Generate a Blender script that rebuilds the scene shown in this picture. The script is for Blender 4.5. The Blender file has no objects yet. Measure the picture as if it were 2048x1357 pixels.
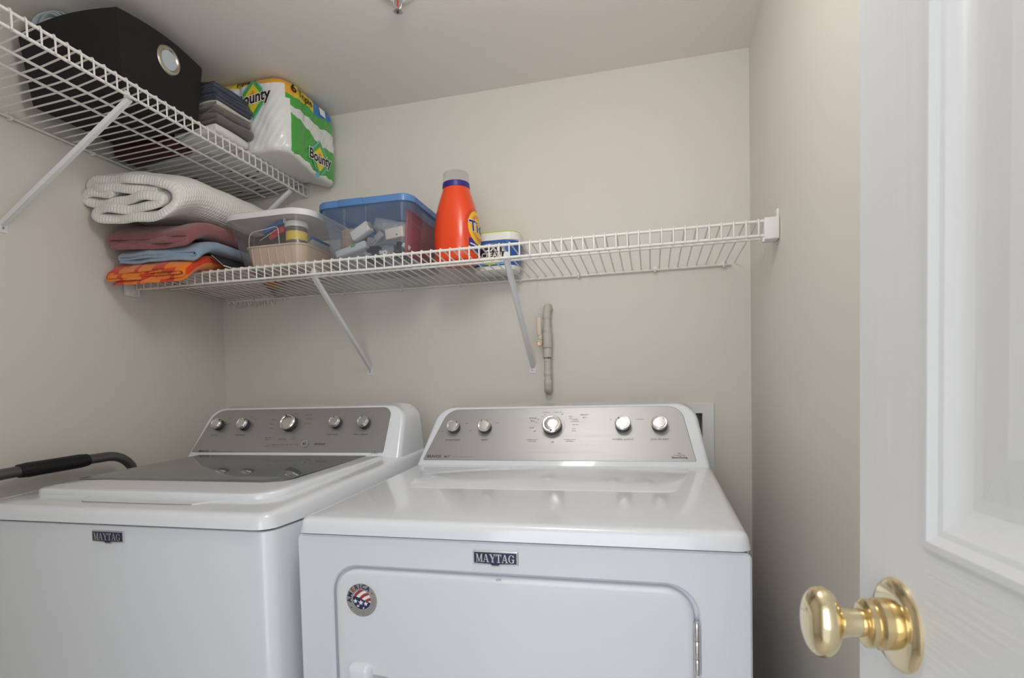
import bpy, bmesh, math, random
from mathutils import Vector, Matrix
random.seed(7)
scn = bpy.context.scene
COL = scn.collection
pi = math.pi

# ------------------------------------------------------------------ camera
F_PX, YAW, ROLL, PITCH, CY = 1105.5013, 14.0968, -1.3325, -2.1748, 833.4926
CAM = Vector((1.4681, -1.6693, 1.1598))
_a, _r, _t = map(math.radians, (YAW, ROLL, PITCH))
_fw = Vector((-math.sin(_a)*math.cos(_t), math.cos(_a)*math.cos(_t), math.sin(_t)))
_rt = Vector((math.cos(_a), math.sin(_a), 0))
_up = _rt.cross(_fw)
_R = math.cos(_r)*_rt + math.sin(_r)*_up
_U = -math.sin(_r)*_rt + math.cos(_r)*_up
cd = bpy.data.cameras.new('camera')
cam = bpy.data.objects.new('camera', cd); COL.objects.link(cam)
cam.matrix_world = Matrix(((_R.x, _U.x, -_fw.x, CAM.x), (_R.y, _U.y, -_fw.y, CAM.y), (_R.z, _U.z, -_fw.z, CAM.z), (0, 0, 0, 1)))
cd.sensor_width = 36; cd.lens = F_PX/2048*36
cd.shift_y = (CY-678.5)/2048
cd.clip_start = 0.02
cd.dof.use_dof = True; cd.dof.focus_distance = 1.45; cd.dof.aperture_fstop = 9
scn.camera = cam

# ------------------------------------------------------------------ world, lights, exposure
w = bpy.data.worlds.new('world'); scn.world = w; w.use_nodes = True
w.node_tree.nodes['Background'].inputs[0].default_value = (0.93, 0.96, 1.0, 1)
w.node_tree.nodes['Background'].inputs[1].default_value = 0.9
scn.view_settings.view_transform = 'Standard'; scn.view_settings.look = 'None'
scn.view_settings.gamma = 1; scn.view_settings.use_curve_mapping = False
scn.view_settings.exposure = 0.0
LAMP_W = 14.2

def area(name, loc, target, sx, sy, power, color):
    l = bpy.data.lights.new(name, 'AREA'); l.shape = 'RECTANGLE'; l.size = sx; l.size_y = sy; l.energy = power; l.color = color
    o = bpy.data.objects.new(name, l); COL.objects.link(o); o.location = loc
    o.rotation_euler = (Vector(target)-Vector(loc)).to_track_quat('-Z', 'Y').to_euler()
    return o
# daylight of the hall reaching in through the doorway behind the camera
area('hall_daylight', (1.15, -3.0, 1.5), (0.95, 0, 1.2), 1.5, 1.9, 17, (0.95, 0.975, 1.0))

# ------------------------------------------------------------------ materials
M = {}
def mat(name, col, rough=.5, metal=0, coat=0, bump=None, spec=.5, trans=0, sheen=0, var=None, ior=1.45):
    m = bpy.data.materials.new(name); m.use_nodes = True; nt = m.node_tree
    b = nt.nodes['Principled BSDF']
    b.inputs['Base Color'].default_value = (*col, 1); b.inputs['Roughness'].default_value = rough
    b.inputs['Metallic'].default_value = metal; b.inputs['Coat Weight'].default_value = coat
    b.inputs['Coat Roughness'].default_value = .08; b.inputs['Specular IOR Level'].default_value = spec
    b.inputs['Transmission Weight'].default_value = trans; b.inputs['IOR'].default_value = ior
    b.inputs['Sheen Weight'].default_value = sheen
    tc = None
    if bump or var:
        tc = nt.nodes.new('ShaderNodeTexCoord')
    if var:
        n = nt.nodes.new('ShaderNodeTexNoise'); n.inputs['Scale'].default_value = var[0]; n.inputs['Detail'].default_value = 3
        nt.links.new(tc.outputs['Object'], n.inputs['Vector'])
        r = nt.nodes.new('ShaderNodeMapRange'); r.inputs['To Min'].default_value = 1-var[1]; r.inputs['To Max'].default_value = 1+var[1]
        nt.links.new(n.outputs['Fac'], r.inputs['Value'])
        x = nt.nodes.new('ShaderNodeMix'); x.data_type = 'RGBA'; x.blend_type = 'MULTIPLY'; x.inputs['Factor'].default_value = 1
        x.inputs['A'].default_value = (*col, 1); nt.links.new(r.outputs['Result'], x.inputs['B'])
        nt.links.new(x.outputs['Result'], b.inputs['Base Color'])
    if bump:
        n = nt.nodes.new('ShaderNodeTexNoise'); n.inputs['Scale'].default_value = bump[0]; n.inputs['Detail'].default_value = bump[3] if len(bump) > 3 else 2
        mp = nt.nodes.new('ShaderNodeMapping')
        if len(bump) > 2 and bump[2]: mp.inputs['Scale'].default_value = bump[2]
        nt.links.new(tc.outputs['Object'], mp.inputs['Vector']); nt.links.new(mp.outputs['Vector'], n.inputs['Vector'])
        u = nt.nodes.new('ShaderNodeBump'); u.inputs['Strength'].default_value = bump[1]; u.inputs['Distance'].default_value = .002
        nt.links.new(n.outputs['Fac'], u.inputs['Height']); nt.links.new(u.outputs['Normal'], b.inputs['Normal'])
    M[name] = m
    return m

mat('wall', (.735, .703, .645), .7, bump=(180, .12), var=(1.5, .02))
mat('ceiling', (.85, .81, .765), .75, bump=(160, .12))
mat('floor', (.66, .62, .56), .5, bump=(30, .2), var=(6, .15))
mat('trim', (.80, .80, .79), .4)
mat('door_paint', (.78, .79, .80), .38, bump=(90, .35, (1, 1, .05), 4))
mat('door_rail_paint', (.78, .79, .80), .38, bump=(110, .45, (.05, .05, 1.6), 4))
mat('appliance', (.76, .79, .84), .32, coat=.5)
mat('appliance_gloss', (.79, .82, .865), .18, coat=.8)
mat('gap', (.05, .05, .05), .8)
mat('lid_glass', (.15, .165, .165), .04, coat=0, spec=.75)
mat('chrome', (.80, .80, .81), .12, 1)
mat('knob_cap', (.72, .72, .72), .3, 1)
mat('knob_dark', (.045, .04, .045), .35)
mat('print_dark', (.09, .08, .085), .6)
mat('print_red', (.42, .10, .08), .6)
mat('print_grey', (.30, .30, .30), .6)
mat('badge_blue', (.012, .016, .07), .3, coat=.6)
mat('silver', (.62, .62, .61), .3, 1)
mat('sticker_silver', (.46, .46, .45), .35, .5)
mat('navy', (.02, .025, .09), .5)
mat('white_print', (.85, .85, .86), .5)
mat('red_print', (.36, .05, .045), .5)
mat('brass', (.87, .74, .48), .12, 1)
mat('brass_dark', (.80, .64, .36), .15, 1)
mat('wire', (.80, .79, .76), .38, coat=.2)
mat('brace', (.78, .79, .81), .4)
mat('plastic_white', (.80, .80, .79), .4)
mat('screw', (.5, .5, .5), .35, .9)
mat('pipe', (.56, .54, .48), .55, bump=(70, .4), var=(40, .06))
mat('pipe_handle', (.72, .64, .52), .5)
mat('copper', (.78, .50, .32), .35, .7)
mat('vent_inside', (.50, .50, .49), .6)
mat('black_fabric', (.010, .0085, .008), .85, sheen=.05, bump=(900, .5))
mat('black_inner', (.02, .02, .02), .9)
mat('grommet', (.62, .56, .47), .25, 1)
mat('roll_blue', (.50, .57, .60), .9, bump=(500, .4))
mat('maroon', (.09, .018, .014), .5, var=(60, .3))
mat('navy_cloth', (.055, .062, .095), .9, sheen=.3, bump=(500, .6))
mat('grey_terry', (.145, .125, .118), .95, sheen=.4, bump=(420, 1.0), var=(260, .22))
mat('cream_cloth', (.62, .57, .50), .95, sheen=.3, bump=(420, .8))
mat('white_terry', (.78, .77, .75), .95, sheen=.3, bump=(380, 1.0))
mat('rose_terry', (.30, .095, .10), .95, sheen=.4, bump=(420, 1.0), var=(250, .3))
mat('blue_terry', (.28, .37, .50), .95, sheen=.4, bump=(420, 1.0), var=(250, .2))
mat('pack_white', (.82, .82, .80), .32, coat=.5, bump=(26, .5, (1, 1, .35)))
mat('pack_green', (.065, .38, .05), .3, coat=.6, bump=(26, .5, (1, 1, .35)))
mat('pack_yellow', (.82, .60, .03), .3, coat=.6, bump=(26, .4))
mat('pack_orange', (.85, .40, .03), .3, coat=.6, bump=(26, .4))
mat('pack_blue', (.03, .20, .52), .3, coat=.6, bump=(26, .4))
mat('pack_clear', (.74, .76, .72), .25, coat=.7, bump=(30, .6))
mat('paper_towel', (.80, .785, .75), .9, bump=(200, .3))
mat('ink_black', (.02, .015, .012), .5)
mat('ink_white', (.86, .86, .86), .5)
mat('ink_green', (.10, .42, .08), .5)
mat('ink_yellow', (.80, .66, .06), .5)
mat('ink_orange', (.80, .30, .05), .5)
mat('ink_cyan', (.20, .55, .68), .5)
mat('bottle_orange', (.86, .072, .012), .28, coat=.4)
mat('bottle_orange_dark', (.72, .05, .012), .3, coat=.4)
mat('tide_yellow', (.90, .58, .03), .35)
mat('tide_purple', (.045, .03, .22), .35)
mat('tub_white', (.82, .82, .80), .35)
mat('tub_blue', (.03, .11, .40), .35)
mat('tub_cyan', (.10, .42, .68), .35)
mat('tub_lime', (.45, .65, .06), .35)
mat('lid_white', (.84, .845, .86), .35)
mat('tan_plastic', (.66, .50, .38), .45)
mat('red_plastic', (.62, .035, .045), .35)
mat('dull_red', (.36, .055, .06), .5)
mat('blue_plastic', (.03, .18, .48), .35)
mat('black_plastic', (.02, .02, .022), .4)
mat('grey_plastic', (.30, .30, .31), .45)
mat('white_plastic', (.74, .73, .69), .4)
mat('cream_plastic', (.68, .63, .52), .4)
mat('yellow_label', (.78, .60, .08), .5)
mat('jar_dark', (.12, .10, .09), .2, coat=.6)
mat('cord_tan', (.46, .34, .25), .5)
mat('green_plastic', (.06, .36, .12), .4)
mat('bag_plastic', (.55, .58, .58), .25, coat=.6, bump=(60, .8))
mat('foam_black', (.012, .011, .012), .5, bump=(150, .5))
mat('steel_tube', (.16, .155, .16), .4, .7)
mat('ladder_white', (.70, .70, .69), .5)
mat('red_bulb', (.45, .03, .02), .1, coat=1)
mat('glue_white', (.72, .72, .70), .5)
mat('paper_edge', (.75, .74, .71), .8)
mat('fringe', (.72, .70, .67), .95)
mat('wrap_white', (.74, .735, .70), .35, coat=.3, bump=(40, .5))
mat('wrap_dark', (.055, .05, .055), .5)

# brushed metal of the control panels
m = mat('panel_silver', (.425, .425, .425), .40, .80)
nt = m.node_tree; b = nt.nodes['Principled BSDF']
tc = nt.nodes.new('ShaderNodeTexCoord'); mp = nt.nodes.new('ShaderNodeMapping'); mp.inputs['Scale'].default_value = (3, 900, 900)
n = nt.nodes.new('ShaderNodeTexNoise'); n.inputs['Scale'].default_value = 1; n.inputs['Detail'].default_value = 2
r = nt.nodes.new('ShaderNodeMapRange'); r.inputs['To Min'].default_value = .36; r.inputs['To Max'].default_value = .52
nt.links.new(tc.outputs['Object'], mp.inputs['Vector']); nt.links.new(mp.outputs['Vector'], n.inputs['Vector'])
nt.links.new(n.outputs['Fac'], r.inputs['Value']); nt.links.new(r.outputs['Result'], b.inputs['Roughness'])

# lamp glass that gives off the room's light
m = mat('lamp_glow', (1, 1, 1), .5)
m.node_tree.nodes['Principled BSDF'].inputs['Emission Color'].default_value = (1, .968, .925, 1)
m.node_tree.nodes['Principled BSDF'].inputs['Emission Strength'].default_value = LAMP_W

# clear, faintly cloudy plastic of the storage boxes
def clear_plastic(name, col, dens, solid=.5):
    m = bpy.data.materials.new(name); m.use_nodes = True; nt = m.node_tree
    for x in list(nt.nodes): nt.nodes.remove(x)
    out = nt.nodes.new('ShaderNodeOutputMaterial')
    tr = nt.nodes.new('ShaderNodeBsdfTransparent'); tr.inputs[0].default_value = (.96, .96, .97, 1)
    di = nt.nodes.new('ShaderNodeBsdfTranslucent'); di.inputs[0].default_value = (*col, 1)
    d2 = nt.nodes.new('ShaderNodeBsdfDiffuse'); d2.inputs[0].default_value = (*col, 1)
    gl = nt.nodes.new('ShaderNodeBsdfGlossy'); gl.inputs['Roughness'].default_value = .12
    fr = nt.nodes.new('ShaderNodeFresnel')
    ge = nt.nodes.new('ShaderNodeNewGeometry'); mr = nt.nodes.new('ShaderNodeMapRange'); mr.inputs['To Min'].default_value = 1.45; mr.inputs['To Max'].default_value = 1/1.45
    nt.links.new(ge.outputs['Backfacing'], mr.inputs['Value']); nt.links.new(mr.outputs['Result'], fr.inputs[0])
    a1 = nt.nodes.new('ShaderNodeMixShader'); a1.inputs[0].default_value = solid
    a2 = nt.nodes.new('ShaderNodeMixShader'); a2.inputs[0].default_value = dens
    a3 = nt.nodes.new('ShaderNodeMixShader')
    nt.links.new(di.outputs[0], a1.inputs[1]); nt.links.new(d2.outputs[0], a1.inputs[2])
    nt.links.new(tr.outputs[0], a2.inputs[1]); nt.links.new(a1.outputs[0], a2.inputs[2])
    nt.links.new(fr.outputs[0], a3.inputs[0]); nt.links.new(a2.outputs[0], a3.inputs[1]); nt.links.new(gl.outputs[0], a3.inputs[2])
    nt.links.new(a3.outputs[0], out.inputs[0])
    M[name] = m
clear_plastic('clear_box', (.82, .82, .81), .13)
clear_plastic('clear_box_blue', (.55, .65, .82), .16)
clear_plastic('lid_blue', (.13, .29, .60), .98, .80)
clear_plastic('box_lid_white', (.90, .90, .91), .98, .86)
clear_plastic('clear_cap', (.78, .82, .85), .14)

# cloth materials that use the cloth's own length (UV u) and width (UV v)
def uv_cloth(name, kind):
    m = mat(name, (.85, .835, .80), .95, sheen=.3); nt = m.node_tree; b = nt.nodes['Principled BSDF']
    uv = nt.nodes.new('ShaderNodeUVMap'); sp = nt.nodes.new('ShaderNodeSeparateXYZ'); nt.links.new(uv.outputs[0], sp.inputs[0])
    def math_(op, a, bb):
        q = nt.nodes.new('ShaderNodeMath'); q.operation = op
        for i, v in enumerate((a, bb)):
            if v is None: continue
            if isinstance(v, (int, float)): q.inputs[i].default_value = v
            else: nt.links.new(v, q.inputs[i])
        return q.outputs[0]
    u, v = sp.outputs[0], sp.outputs[1]
    bp = nt.nodes.new('ShaderNodeBump')
    if kind == 'waffle':
        s = 2*pi/.0085
        h = math_('ADD', math_('SINE', math_('MULTIPLY', u, s), None), math_('SINE', math_('MULTIPLY', v, s), None))
        nt.links.new(h, bp.inputs['Height']); bp.inputs['Strength'].default_value = .36; bp.inputs['Distance'].default_value = .0013
    else:
        n = nt.nodes.new('ShaderNodeTexNoise'); n.inputs['Scale'].default_value = 500
        tcn = nt.nodes.new('ShaderNodeTexCoord'); nt.links.new(tcn.outputs['Object'], n.inputs['Vector'])
        nt.links.new(n.outputs['Fac'], bp.inputs['Height']); bp.inputs['Strength'].default_value = .7; bp.inputs['Distance'].default_value = .002
        if kind == 'orange':
            fr = math_('FRACT', math_('DIVIDE', u, .165), None)
            s1 = math_('LESS_THAN', fr, .26)
            s2 = math_('MULTIPLY', math_('GREATER_THAN', fr, .55), math_('LESS_THAN', fr, .64))
            s = math_('MAXIMUM', s1, s2); A, B = (.90, .235, .008), (.70, .045, .008)
        else:   # pink check
            s1 = math_('LESS_THAN', math_('FRACT', math_('DIVIDE', u, .05), None), .5)
            s2 = math_('LESS_THAN', math_('FRACT', math_('DIVIDE', v, .05), None), .5)
            s = math_('MULTIPLY', math_('ADD', s1, s2), .5); A, B = (.80, .66, .63), (.66, .36, .38)
        mx = nt.nodes.new('ShaderNodeMix'); mx.data_type = 'RGBA'; nt.links.new(s, mx.inputs['Factor'])
        mx.inputs['A'].default_value = (*A, 1); mx.inputs['B'].default_value = (*B, 1)
        nt.links.new(mx.outputs['Result'], b.inputs['Base Color'])
    nt.links.new(bp.outputs['Normal'], b.inputs['Normal'])
uv_cloth('waffle', 'waffle'); uv_cloth('orange_stripe', 'orange'); uv_cloth('pink_check', 'pink')

# ------------------------------------------------------------------ helpers
def obj(name, me, parent=None):
    o = bpy.data.objects.new(name, me); COL.objects.link(o)
    if parent is not None: o.parent = parent
    return o
def tag(o, label, cat, group=None):
    o['label'] = label; o['category'] = cat
    if group: o['group'] = group
    return o
def thing(name, label, cat, loc=(0, 0, 0), group=None, rot=(0, 0, 0)):
    o = obj(name, None); o.location = loc; o.rotation_euler = rot; o.empty_display_size = .05
    return tag(o, label, cat, group)
def struct(o): o['kind'] = 'structure'; return o
def mk(name, V, Fc, m, parent=None, smooth=True, ang=38, mi=None, uv=None):
    me = bpy.data.meshes.new(name); me.from_pydata([tuple(v) for v in V], [], Fc)
    ms = m if isinstance(m, (list, tuple)) else [m]
    for k in ms: me.materials.append(M[k])
    if mi: me.polygons.foreach_set('material_index', mi)
    if uv:
        l = me.uv_layers.new(name='UVMap')
        for lp in me.loops: l.data[lp.index].uv = uv[lp.vertex_index]
    bm = bmesh.new(); bm.from_mesh(me); bmesh.ops.recalc_face_normals(bm, faces=bm.faces); bm.to_mesh(me); bm.free()
    if smooth:
        me.polygons.foreach_set('use_smooth', [True]*len(me.polygons)); me.set_sharp_from_angle(angle=math.radians(ang))
    me.update()
    return obj(name, me, parent)
def box(name, lo, hi, m, parent=None, bev=0, seg=2, mat4=None):
    bm = bmesh.new(); bmesh.ops.create_cube(bm, size=1)
    lo, hi = Vector(lo), Vector(hi); c = (lo+hi)/2; d = hi-lo
    for v in bm.verts: v.co = Vector((v.co.x*d.x, v.co.y*d.y, v.co.z*d.z))+c
    if bev: bmesh.ops.bevel(bm, geom=bm.edges[:], offset=bev, segments=seg, profile=.5, affect='EDGES')
    if mat4 is not None: bm.transform(mat4)
    V = [v.co.copy() for v in bm.verts]; Fc = [[v.index for v in f.verts] for f in bm.faces]; bm.free()
    return mk(name, V, Fc, m, parent, ang=50 if bev else 30)
def boxgeo(lo, hi):
    x0, y0, z0 = lo; x1, y1, z1 = hi
    return ([(x0,y0,z0),(x1,y0,z0),(x1,y1,z0),(x0,y1,z0),(x0,y0,z1),(x1,y0,z1),(x1,y1,z1),(x0,y1,z1)],
            [(0,3,2,1),(4,5,6,7),(0,1,5,4),(1,2,6,5),(2,3,7,6),(3,0,4,7)])
def merge(gs):
    V, Fc = [], []
    for v, f in gs:
        n = len(V); V += list(v); Fc += [tuple(i+n for i in q) for q in f]
    return V, Fc
def tubegeo(path, rad, seg=8, cap=True, closed=False):
    P = [Vector(p) for p in path]; V, Fc = [], []; n = len(P); up = None
    for i, p in enumerate(P):
        if closed: t = (P[(i+1) % n]-P[i-1])
        else: t = P[min(i+1, n-1)]-P[max(i-1, 0)]
        t.normalize()
        if up is None: up = Vector((0, 0, 1)) if abs(t.z) < .9 else Vector((1, 0, 0))
        s = t.cross(up); s.normalize(); up = s.cross(t); up.normalize()
        rr = rad[i] if isinstance(rad, (list, tuple)) else rad
        for k in range(seg):
            a = 2*pi*k/seg; V.append(p+(s*math.cos(a)+up*math.sin(a))*rr)
    for i in range(n if closed else n-1):
        j = (i+1) % n
        for k in range(seg):
            Fc.append((i*seg+k, i*seg+(k+1) % seg, j*seg+(k+1) % seg, j*seg+k))
    if cap and not closed: Fc += [tuple(range(seg))[::-1], tuple(range((n-1)*seg, n*seg))]
    return V, Fc
def tube(name, path, rad, m, parent=None, seg=8, closed=False):
    V, Fc = tubegeo(path, rad, seg, closed=closed); return mk(name, V, Fc, m, parent, ang=45)
def lathegeo(prof, seg=32, fr=None):
    """prof: list of (r, h); axis N of frame fr (origin, X, Y, N)"""
    O, X, Y, N = fr or (Vector((0,0,0)), Vector((1,0,0)), Vector((0,1,0)), Vector((0,0,1)))
    V, Fc = [], []
    for r, h in prof:
        for k in range(seg):
            a = 2*pi*k/seg; V.append(O+X*(r*math.cos(a))+Y*(r*math.sin(a))+N*h)
    for i in range(len(prof)-1):
        for k in range(seg): Fc.append((i*seg+k, i*seg+(k+1) % seg, (i+1)*seg+(k+1) % seg, (i+1)*seg+k))
    Fc += [tuple(range(seg))[::-1], tuple(range((len(prof)-1)*seg, len(prof)*seg))]
    return V, Fc
def lathe(name, prof, m, parent=None, seg=32, fr=None, ang=35):
    V, Fc = lathegeo(prof, seg, fr); return mk(name, V, Fc, m, parent, ang=ang)
def roundpoly(pts, rad, seg=6):
    out = []; n = len(pts)
    for i in range(n):
        p = Vector(pts[i]); a = Vector(pts[i-1])-p; c = Vector(pts[(i+1) % n])-p
        r = rad[i] if isinstance(rad, (list, tuple)) else rad
        if r <= 1e-6: out.append(p.copy()); continue
        ua, uc = a.normalized(), c.normalized()
        half = ua.angle(uc)/2; d = min(r/math.tan(half), a.length*.49, c.length*.49); r2 = d*math.tan(half)
        cen = p+(ua+uc).normalized()*(r2/math.sin(half))
        s = p+ua*d-cen; e = p+uc*d-cen; an = s.angle(e); sg = 1 if (s.x*e.y-s.y*e.x) > 0 else -1
        for k in range(seg+1):
            q = sg*an*k/seg; out.append(cen+Vector((s.x*math.cos(q)-s.y*math.sin(q), s.x*math.sin(q)+s.y*math.cos(q))))
    return out
def rrect(x0, x1, y0, y1, r, seg=6): return roundpoly([(x0,y0),(x1,y0),(x1,y1),(x0,y1)], r, seg)
def inset(poly, d):
    out = []; n = len(poly)
    for i in range(n):
        a = (poly[i]-poly[i-1]); c = (poly[(i+1) % n]-poly[i])
        if a.length < 1e-9: a = c
        if c.length < 1e-9: c = a
        t = (a.normalized()+c.normalized()); t.normalize()
        nrm = Vector((-t.y, t.x))      # left = inside for CCW
        k = max(.35, nrm.dot(Vector((-a.normalized().y, a.normalized().x))))
        out.append(poly[i]+nrm*(d/k))
    return out
def loft(rings, capa=True, capb=True):
    V, Fc = [], []; n = len(rings[0])
    for r in rings: V += [tuple(p) for p in r]
    for i in range(len(rings)-1):
        for k in range(n): Fc.append((i*n+k, i*n+(k+1) % n, (i+1)*n+(k+1) % n, (i+1)*n+k))
    if capa: Fc.append(tuple(range(n))[::-1])
    if capb: Fc.append(tuple(range((len(rings)-1)*n, len(rings)*n)))
    return V, Fc
def frame(O, X, Y):
    X = Vector(X).normalized(); Y = Vector(Y).normalized(); N = X.cross(Y); return (Vector(O), X, Y, N)
def F(fr, x, y, n=0): return fr[0]+fr[1]*x+fr[2]*y+fr[3]*n
_tc = {}
def textgeo(s, size, align='CENTER', offset=0, shear=0, space=1):
    key = (s, size, align, offset, shear, space)
    if key in _tc: return _tc[key]
    c = bpy.data.curves.new('t', 'FONT'); c.body = s; c.size = size; c.align_x = align; c.align_y = 'CENTER'
    c.offset = offset; c.shear = shear; c.space_character = space; c.resolution_u = 3; c.fill_mode = 'FRONT'
    o = bpy.data.objects.new('t', c); COL.objects.link(o)
    me = bpy.data.meshes.new_from_object(o)
    g = ([tuple(v.co) for v in me.vertices], [tuple(p.vertices) for p in me.polygons])
    bpy.data.objects.remove(o); bpy.data.curves.remove(c); bpy.data.meshes.remove(me)
    _tc[key] = g; return g
def place(g, fr, x=0, y=0, n=0, rot=0, sx=1):
    c, s = math.cos(rot), math.sin(rot)
    return [F(fr, x+v[0]*sx*c-v[1]*s, y+v[0]*sx*s+v[1]*c, n) for v in g[0]], g[1]
def flat(name, gs, m, parent): V, Fc = merge(gs); return mk(name, V, Fc, m, parent, smooth=False)
def poly(pts, fr, n=0): return [F(fr, p[0], p[1], n) for p in pts], [tuple(range(len(pts)))]
def disc(cx, cy, r, seg=24, sy=1): return [(cx+r*math.cos(2*pi*k/seg), cy+sy*r*math.sin(2*pi*k/seg)) for k in range(seg)]
def ringgeo(fr, cx, cy, r0, r1, n, seg=40, a0=0, a1=2*pi):
    V, Fc = [], []
    for k in range(seg+1):
        a = a0+(a1-a0)*k/seg
        V += [F(fr, cx+r0*math.cos(a), cy+r0*math.sin(a), n), F(fr, cx+r1*math.cos(a), cy+r1*math.sin(a), n)]
    for k in range(seg): Fc.append((2*k, 2*k+1, 2*k+3, 2*k+2))
    return V, Fc
def copy_of(o, loc, parent):
    c = o.copy(); COL.objects.link(c); c.parent = parent; c.location = loc; return c

# ------------------------------------------------------------------ the room
W, H, YF = 1.7428, 2.0982, -1.98
struct(box('floor', (-.1, YF-.1, -.08), (W+.1, .1, 0), 'floor'))
struct(box('ceiling', (-.1, YF-.12, H), (W+.1, .1, H+.08), 'ceiling'))
struct(box('wall_left', (-.1, YF-.1, 0), (0, .1, H), 'wall'))
struct(box('wall_right', (W, YF-.1, 0), (W+.1, .1, H), 'wall'))
# back wall with the opening of the recessed dryer vent box
vx0, vx1, vz0, vz1 = 1.36, 1.614, .80, 1.099
V, Fc = merge([boxgeo((0, 0, 0), (vx0, .1, H)), boxgeo((vx1, 0, 0), (W, .1, H)), boxgeo((vx0, 0, 0), (vx1, .1, vz0)), boxgeo((vx0, 0, vz1), (vx1, .1, H))])
struct(mk('wall_back', V, Fc, 'wall', smooth=False))
# front wall with the doorway the camera stands in
dx0, dx1, dz = .86, 1.715, 2.03
V, Fc = merge([boxgeo((0, YF-.1, 0), (dx0, YF, H)), boxgeo((dx1, YF-.1, 0), (W, YF, H)), boxgeo((dx0, YF-.1, dz), (dx1, YF, H))])
struct(mk('wall_front', V, Fc, 'wall', smooth=False))
V, Fc = merge([boxgeo((dx0-.07, YF, 0), (dx0+.012, YF+.014, dz+.05)), boxgeo((dx0+.012, YF, dz-.012), (dx1-.01, YF+.014, dz+.05))])
struct(mk('trim_1', V, Fc, 'trim', smooth=False))

# ------------------------------------------------------------------ door leaf standing open at the right
th = math.radians(5)
dirn = Vector((math.sin(th), -math.cos(th), 0))          # from the latch edge to the hinge
dO = Vector((1.6378, -1.1506, 0.012))
dfr = (dO, dirn, Vector((0, 0, 1)), dirn.cross(Vector((0, 0, 1))))   # N points into the room (to the left)
if dfr[3].x > 0: dfr = (dfr[0], dfr[1], dfr[2], -dfr[3])
DW, DH, DT = .755, 2.0, .035
door = struct(obj('door_1', None)); door['label'] = 'white panelled door with brass knob standing open at the right'
sash = [(.0935, .6615, 1.037, 1.90), (.0935, .6615, .20, .86)]
mould_out = 0.0
def dbox(name, x0, x1, z0, z1, n0, n1, m): 
    V = [F(dfr, x, z, n) for n in (n0, n1) for x, z in ((x0, z0), (x1, z0), (x1, z1), (x0, z1))]
    return mk(name, V, [(0,3,2,1),(4,5,6,7),(0,1,5,4),(1,2,6,5),(2,3,7,6),(3,0,4,7)], m, door, smooth=False)
dbox('stile', 0, .0935, 0, DH, -DT, 0, 'door_paint'); dbox('stile', .6615, DW, 0, DH, -DT, 0, 'door_paint')
dbox('rail', .0935, .6615, .86, 1.037, -DT, 0, 'door_rail_paint'); dbox('rail', .0935, .6615, 1.90, DH, -DT, 0, 'door_rail_paint'); dbox('rail', .0935, .6615, 0, .20, -DT, 0, 'door_rail_paint')
for (x0, x1, z0, z1) in sash:
    # moulding profile rings: ogee stepping down, then the raised field
    prof = [(0, 0), (.003, .0025), (.008, .003), (.013, -.001), (.017, -.002), (.021, -.005), (.030, -.0085), (.034, -.0095)]
    rings = []
    for d, hh in prof: rings.append([F(dfr, x, z, hh) for x, z in ((x0+d, z0+d), (x1-d, z0+d), (x1-d, z1-d), (x0+d, z1-d))])
    V, Fc = loft(rings, False, False); mk('panel_moulding', V, Fc, 'door_paint', door, smooth=True, ang=20)
    rings = []
    for d, hh in [(.034, -.0095), (.042, -.0095), (.070, -.0045), (.08, -.0045)]: rings.append([F(dfr, x, z, hh) for x, z in ((x0+d, z0+d), (x1-d, z0+d), (x1-d, z1-d), (x0+d, z1-d))])
    V, Fc = loft(rings, False, True); mk('raised_panel', V, Fc, 'door_paint', door, smooth=False)
# back of the leaf behind the panels
dbox('leaf_back', .09, .665, .15, 1.95, -DT, -.02, 'door_paint')
kfr = frame(F(dfr, .061, .9724, 0), dfr[1], dfr[2])
if kfr[3].dot(dfr[3]) < 0: kfr = (kfr[0], -kfr[1], kfr[2], -kfr[3])
kb = obj('door_knob', None, door); 
lathe('rosette', [(.0335, .0), (.0335, .0015), (.032, .0035), (.0285, .0055), (.022, .0065), (.0, .0065)][:5]+[(.018, .007)], 'brass', kb, 48, kfr)
lathe('knob_collar', [(.0185, .005), (.0185, .015), (.0165, .017), (.0175, .019), (.0175, .023), (.0145, .0255), (.0115, .026)], 'brass_dark', kb, 40, kfr)
lathe('knob_neck', [(.0105, .022), (.0100, .033), (.0108, .037), (.0115, .040), (.0125, .042)], 'brass', kb, 40, kfr)
pr = []
for k in range(15):
    a = -pi/2+pi*k/14; pr.append((max(.0005, .0265*math.cos(a)**.75) if k not in (0, 14) else .0005, .053+.0125*math.sin(a)))
V, Fc = lathegeo(pr, 48, kfr); 
V = [F(kfr, (v-kfr[0]).dot(kfr[1])*.80, (v-kfr[0]).dot(kfr[2])*1.0, (v-kfr[0]).dot(kfr[3])) for v in V]
mk('knob', V, Fc, 'brass', kb, ang=60)
tube('pinhole_ring', [F(kfr, .0026*math.cos(q*pi/4)-.0095, -.0055+.0026*math.sin(q*pi/4), .0245) for q in range(8)], .0006, 'brass_dark', kb, 6, True)

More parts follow.
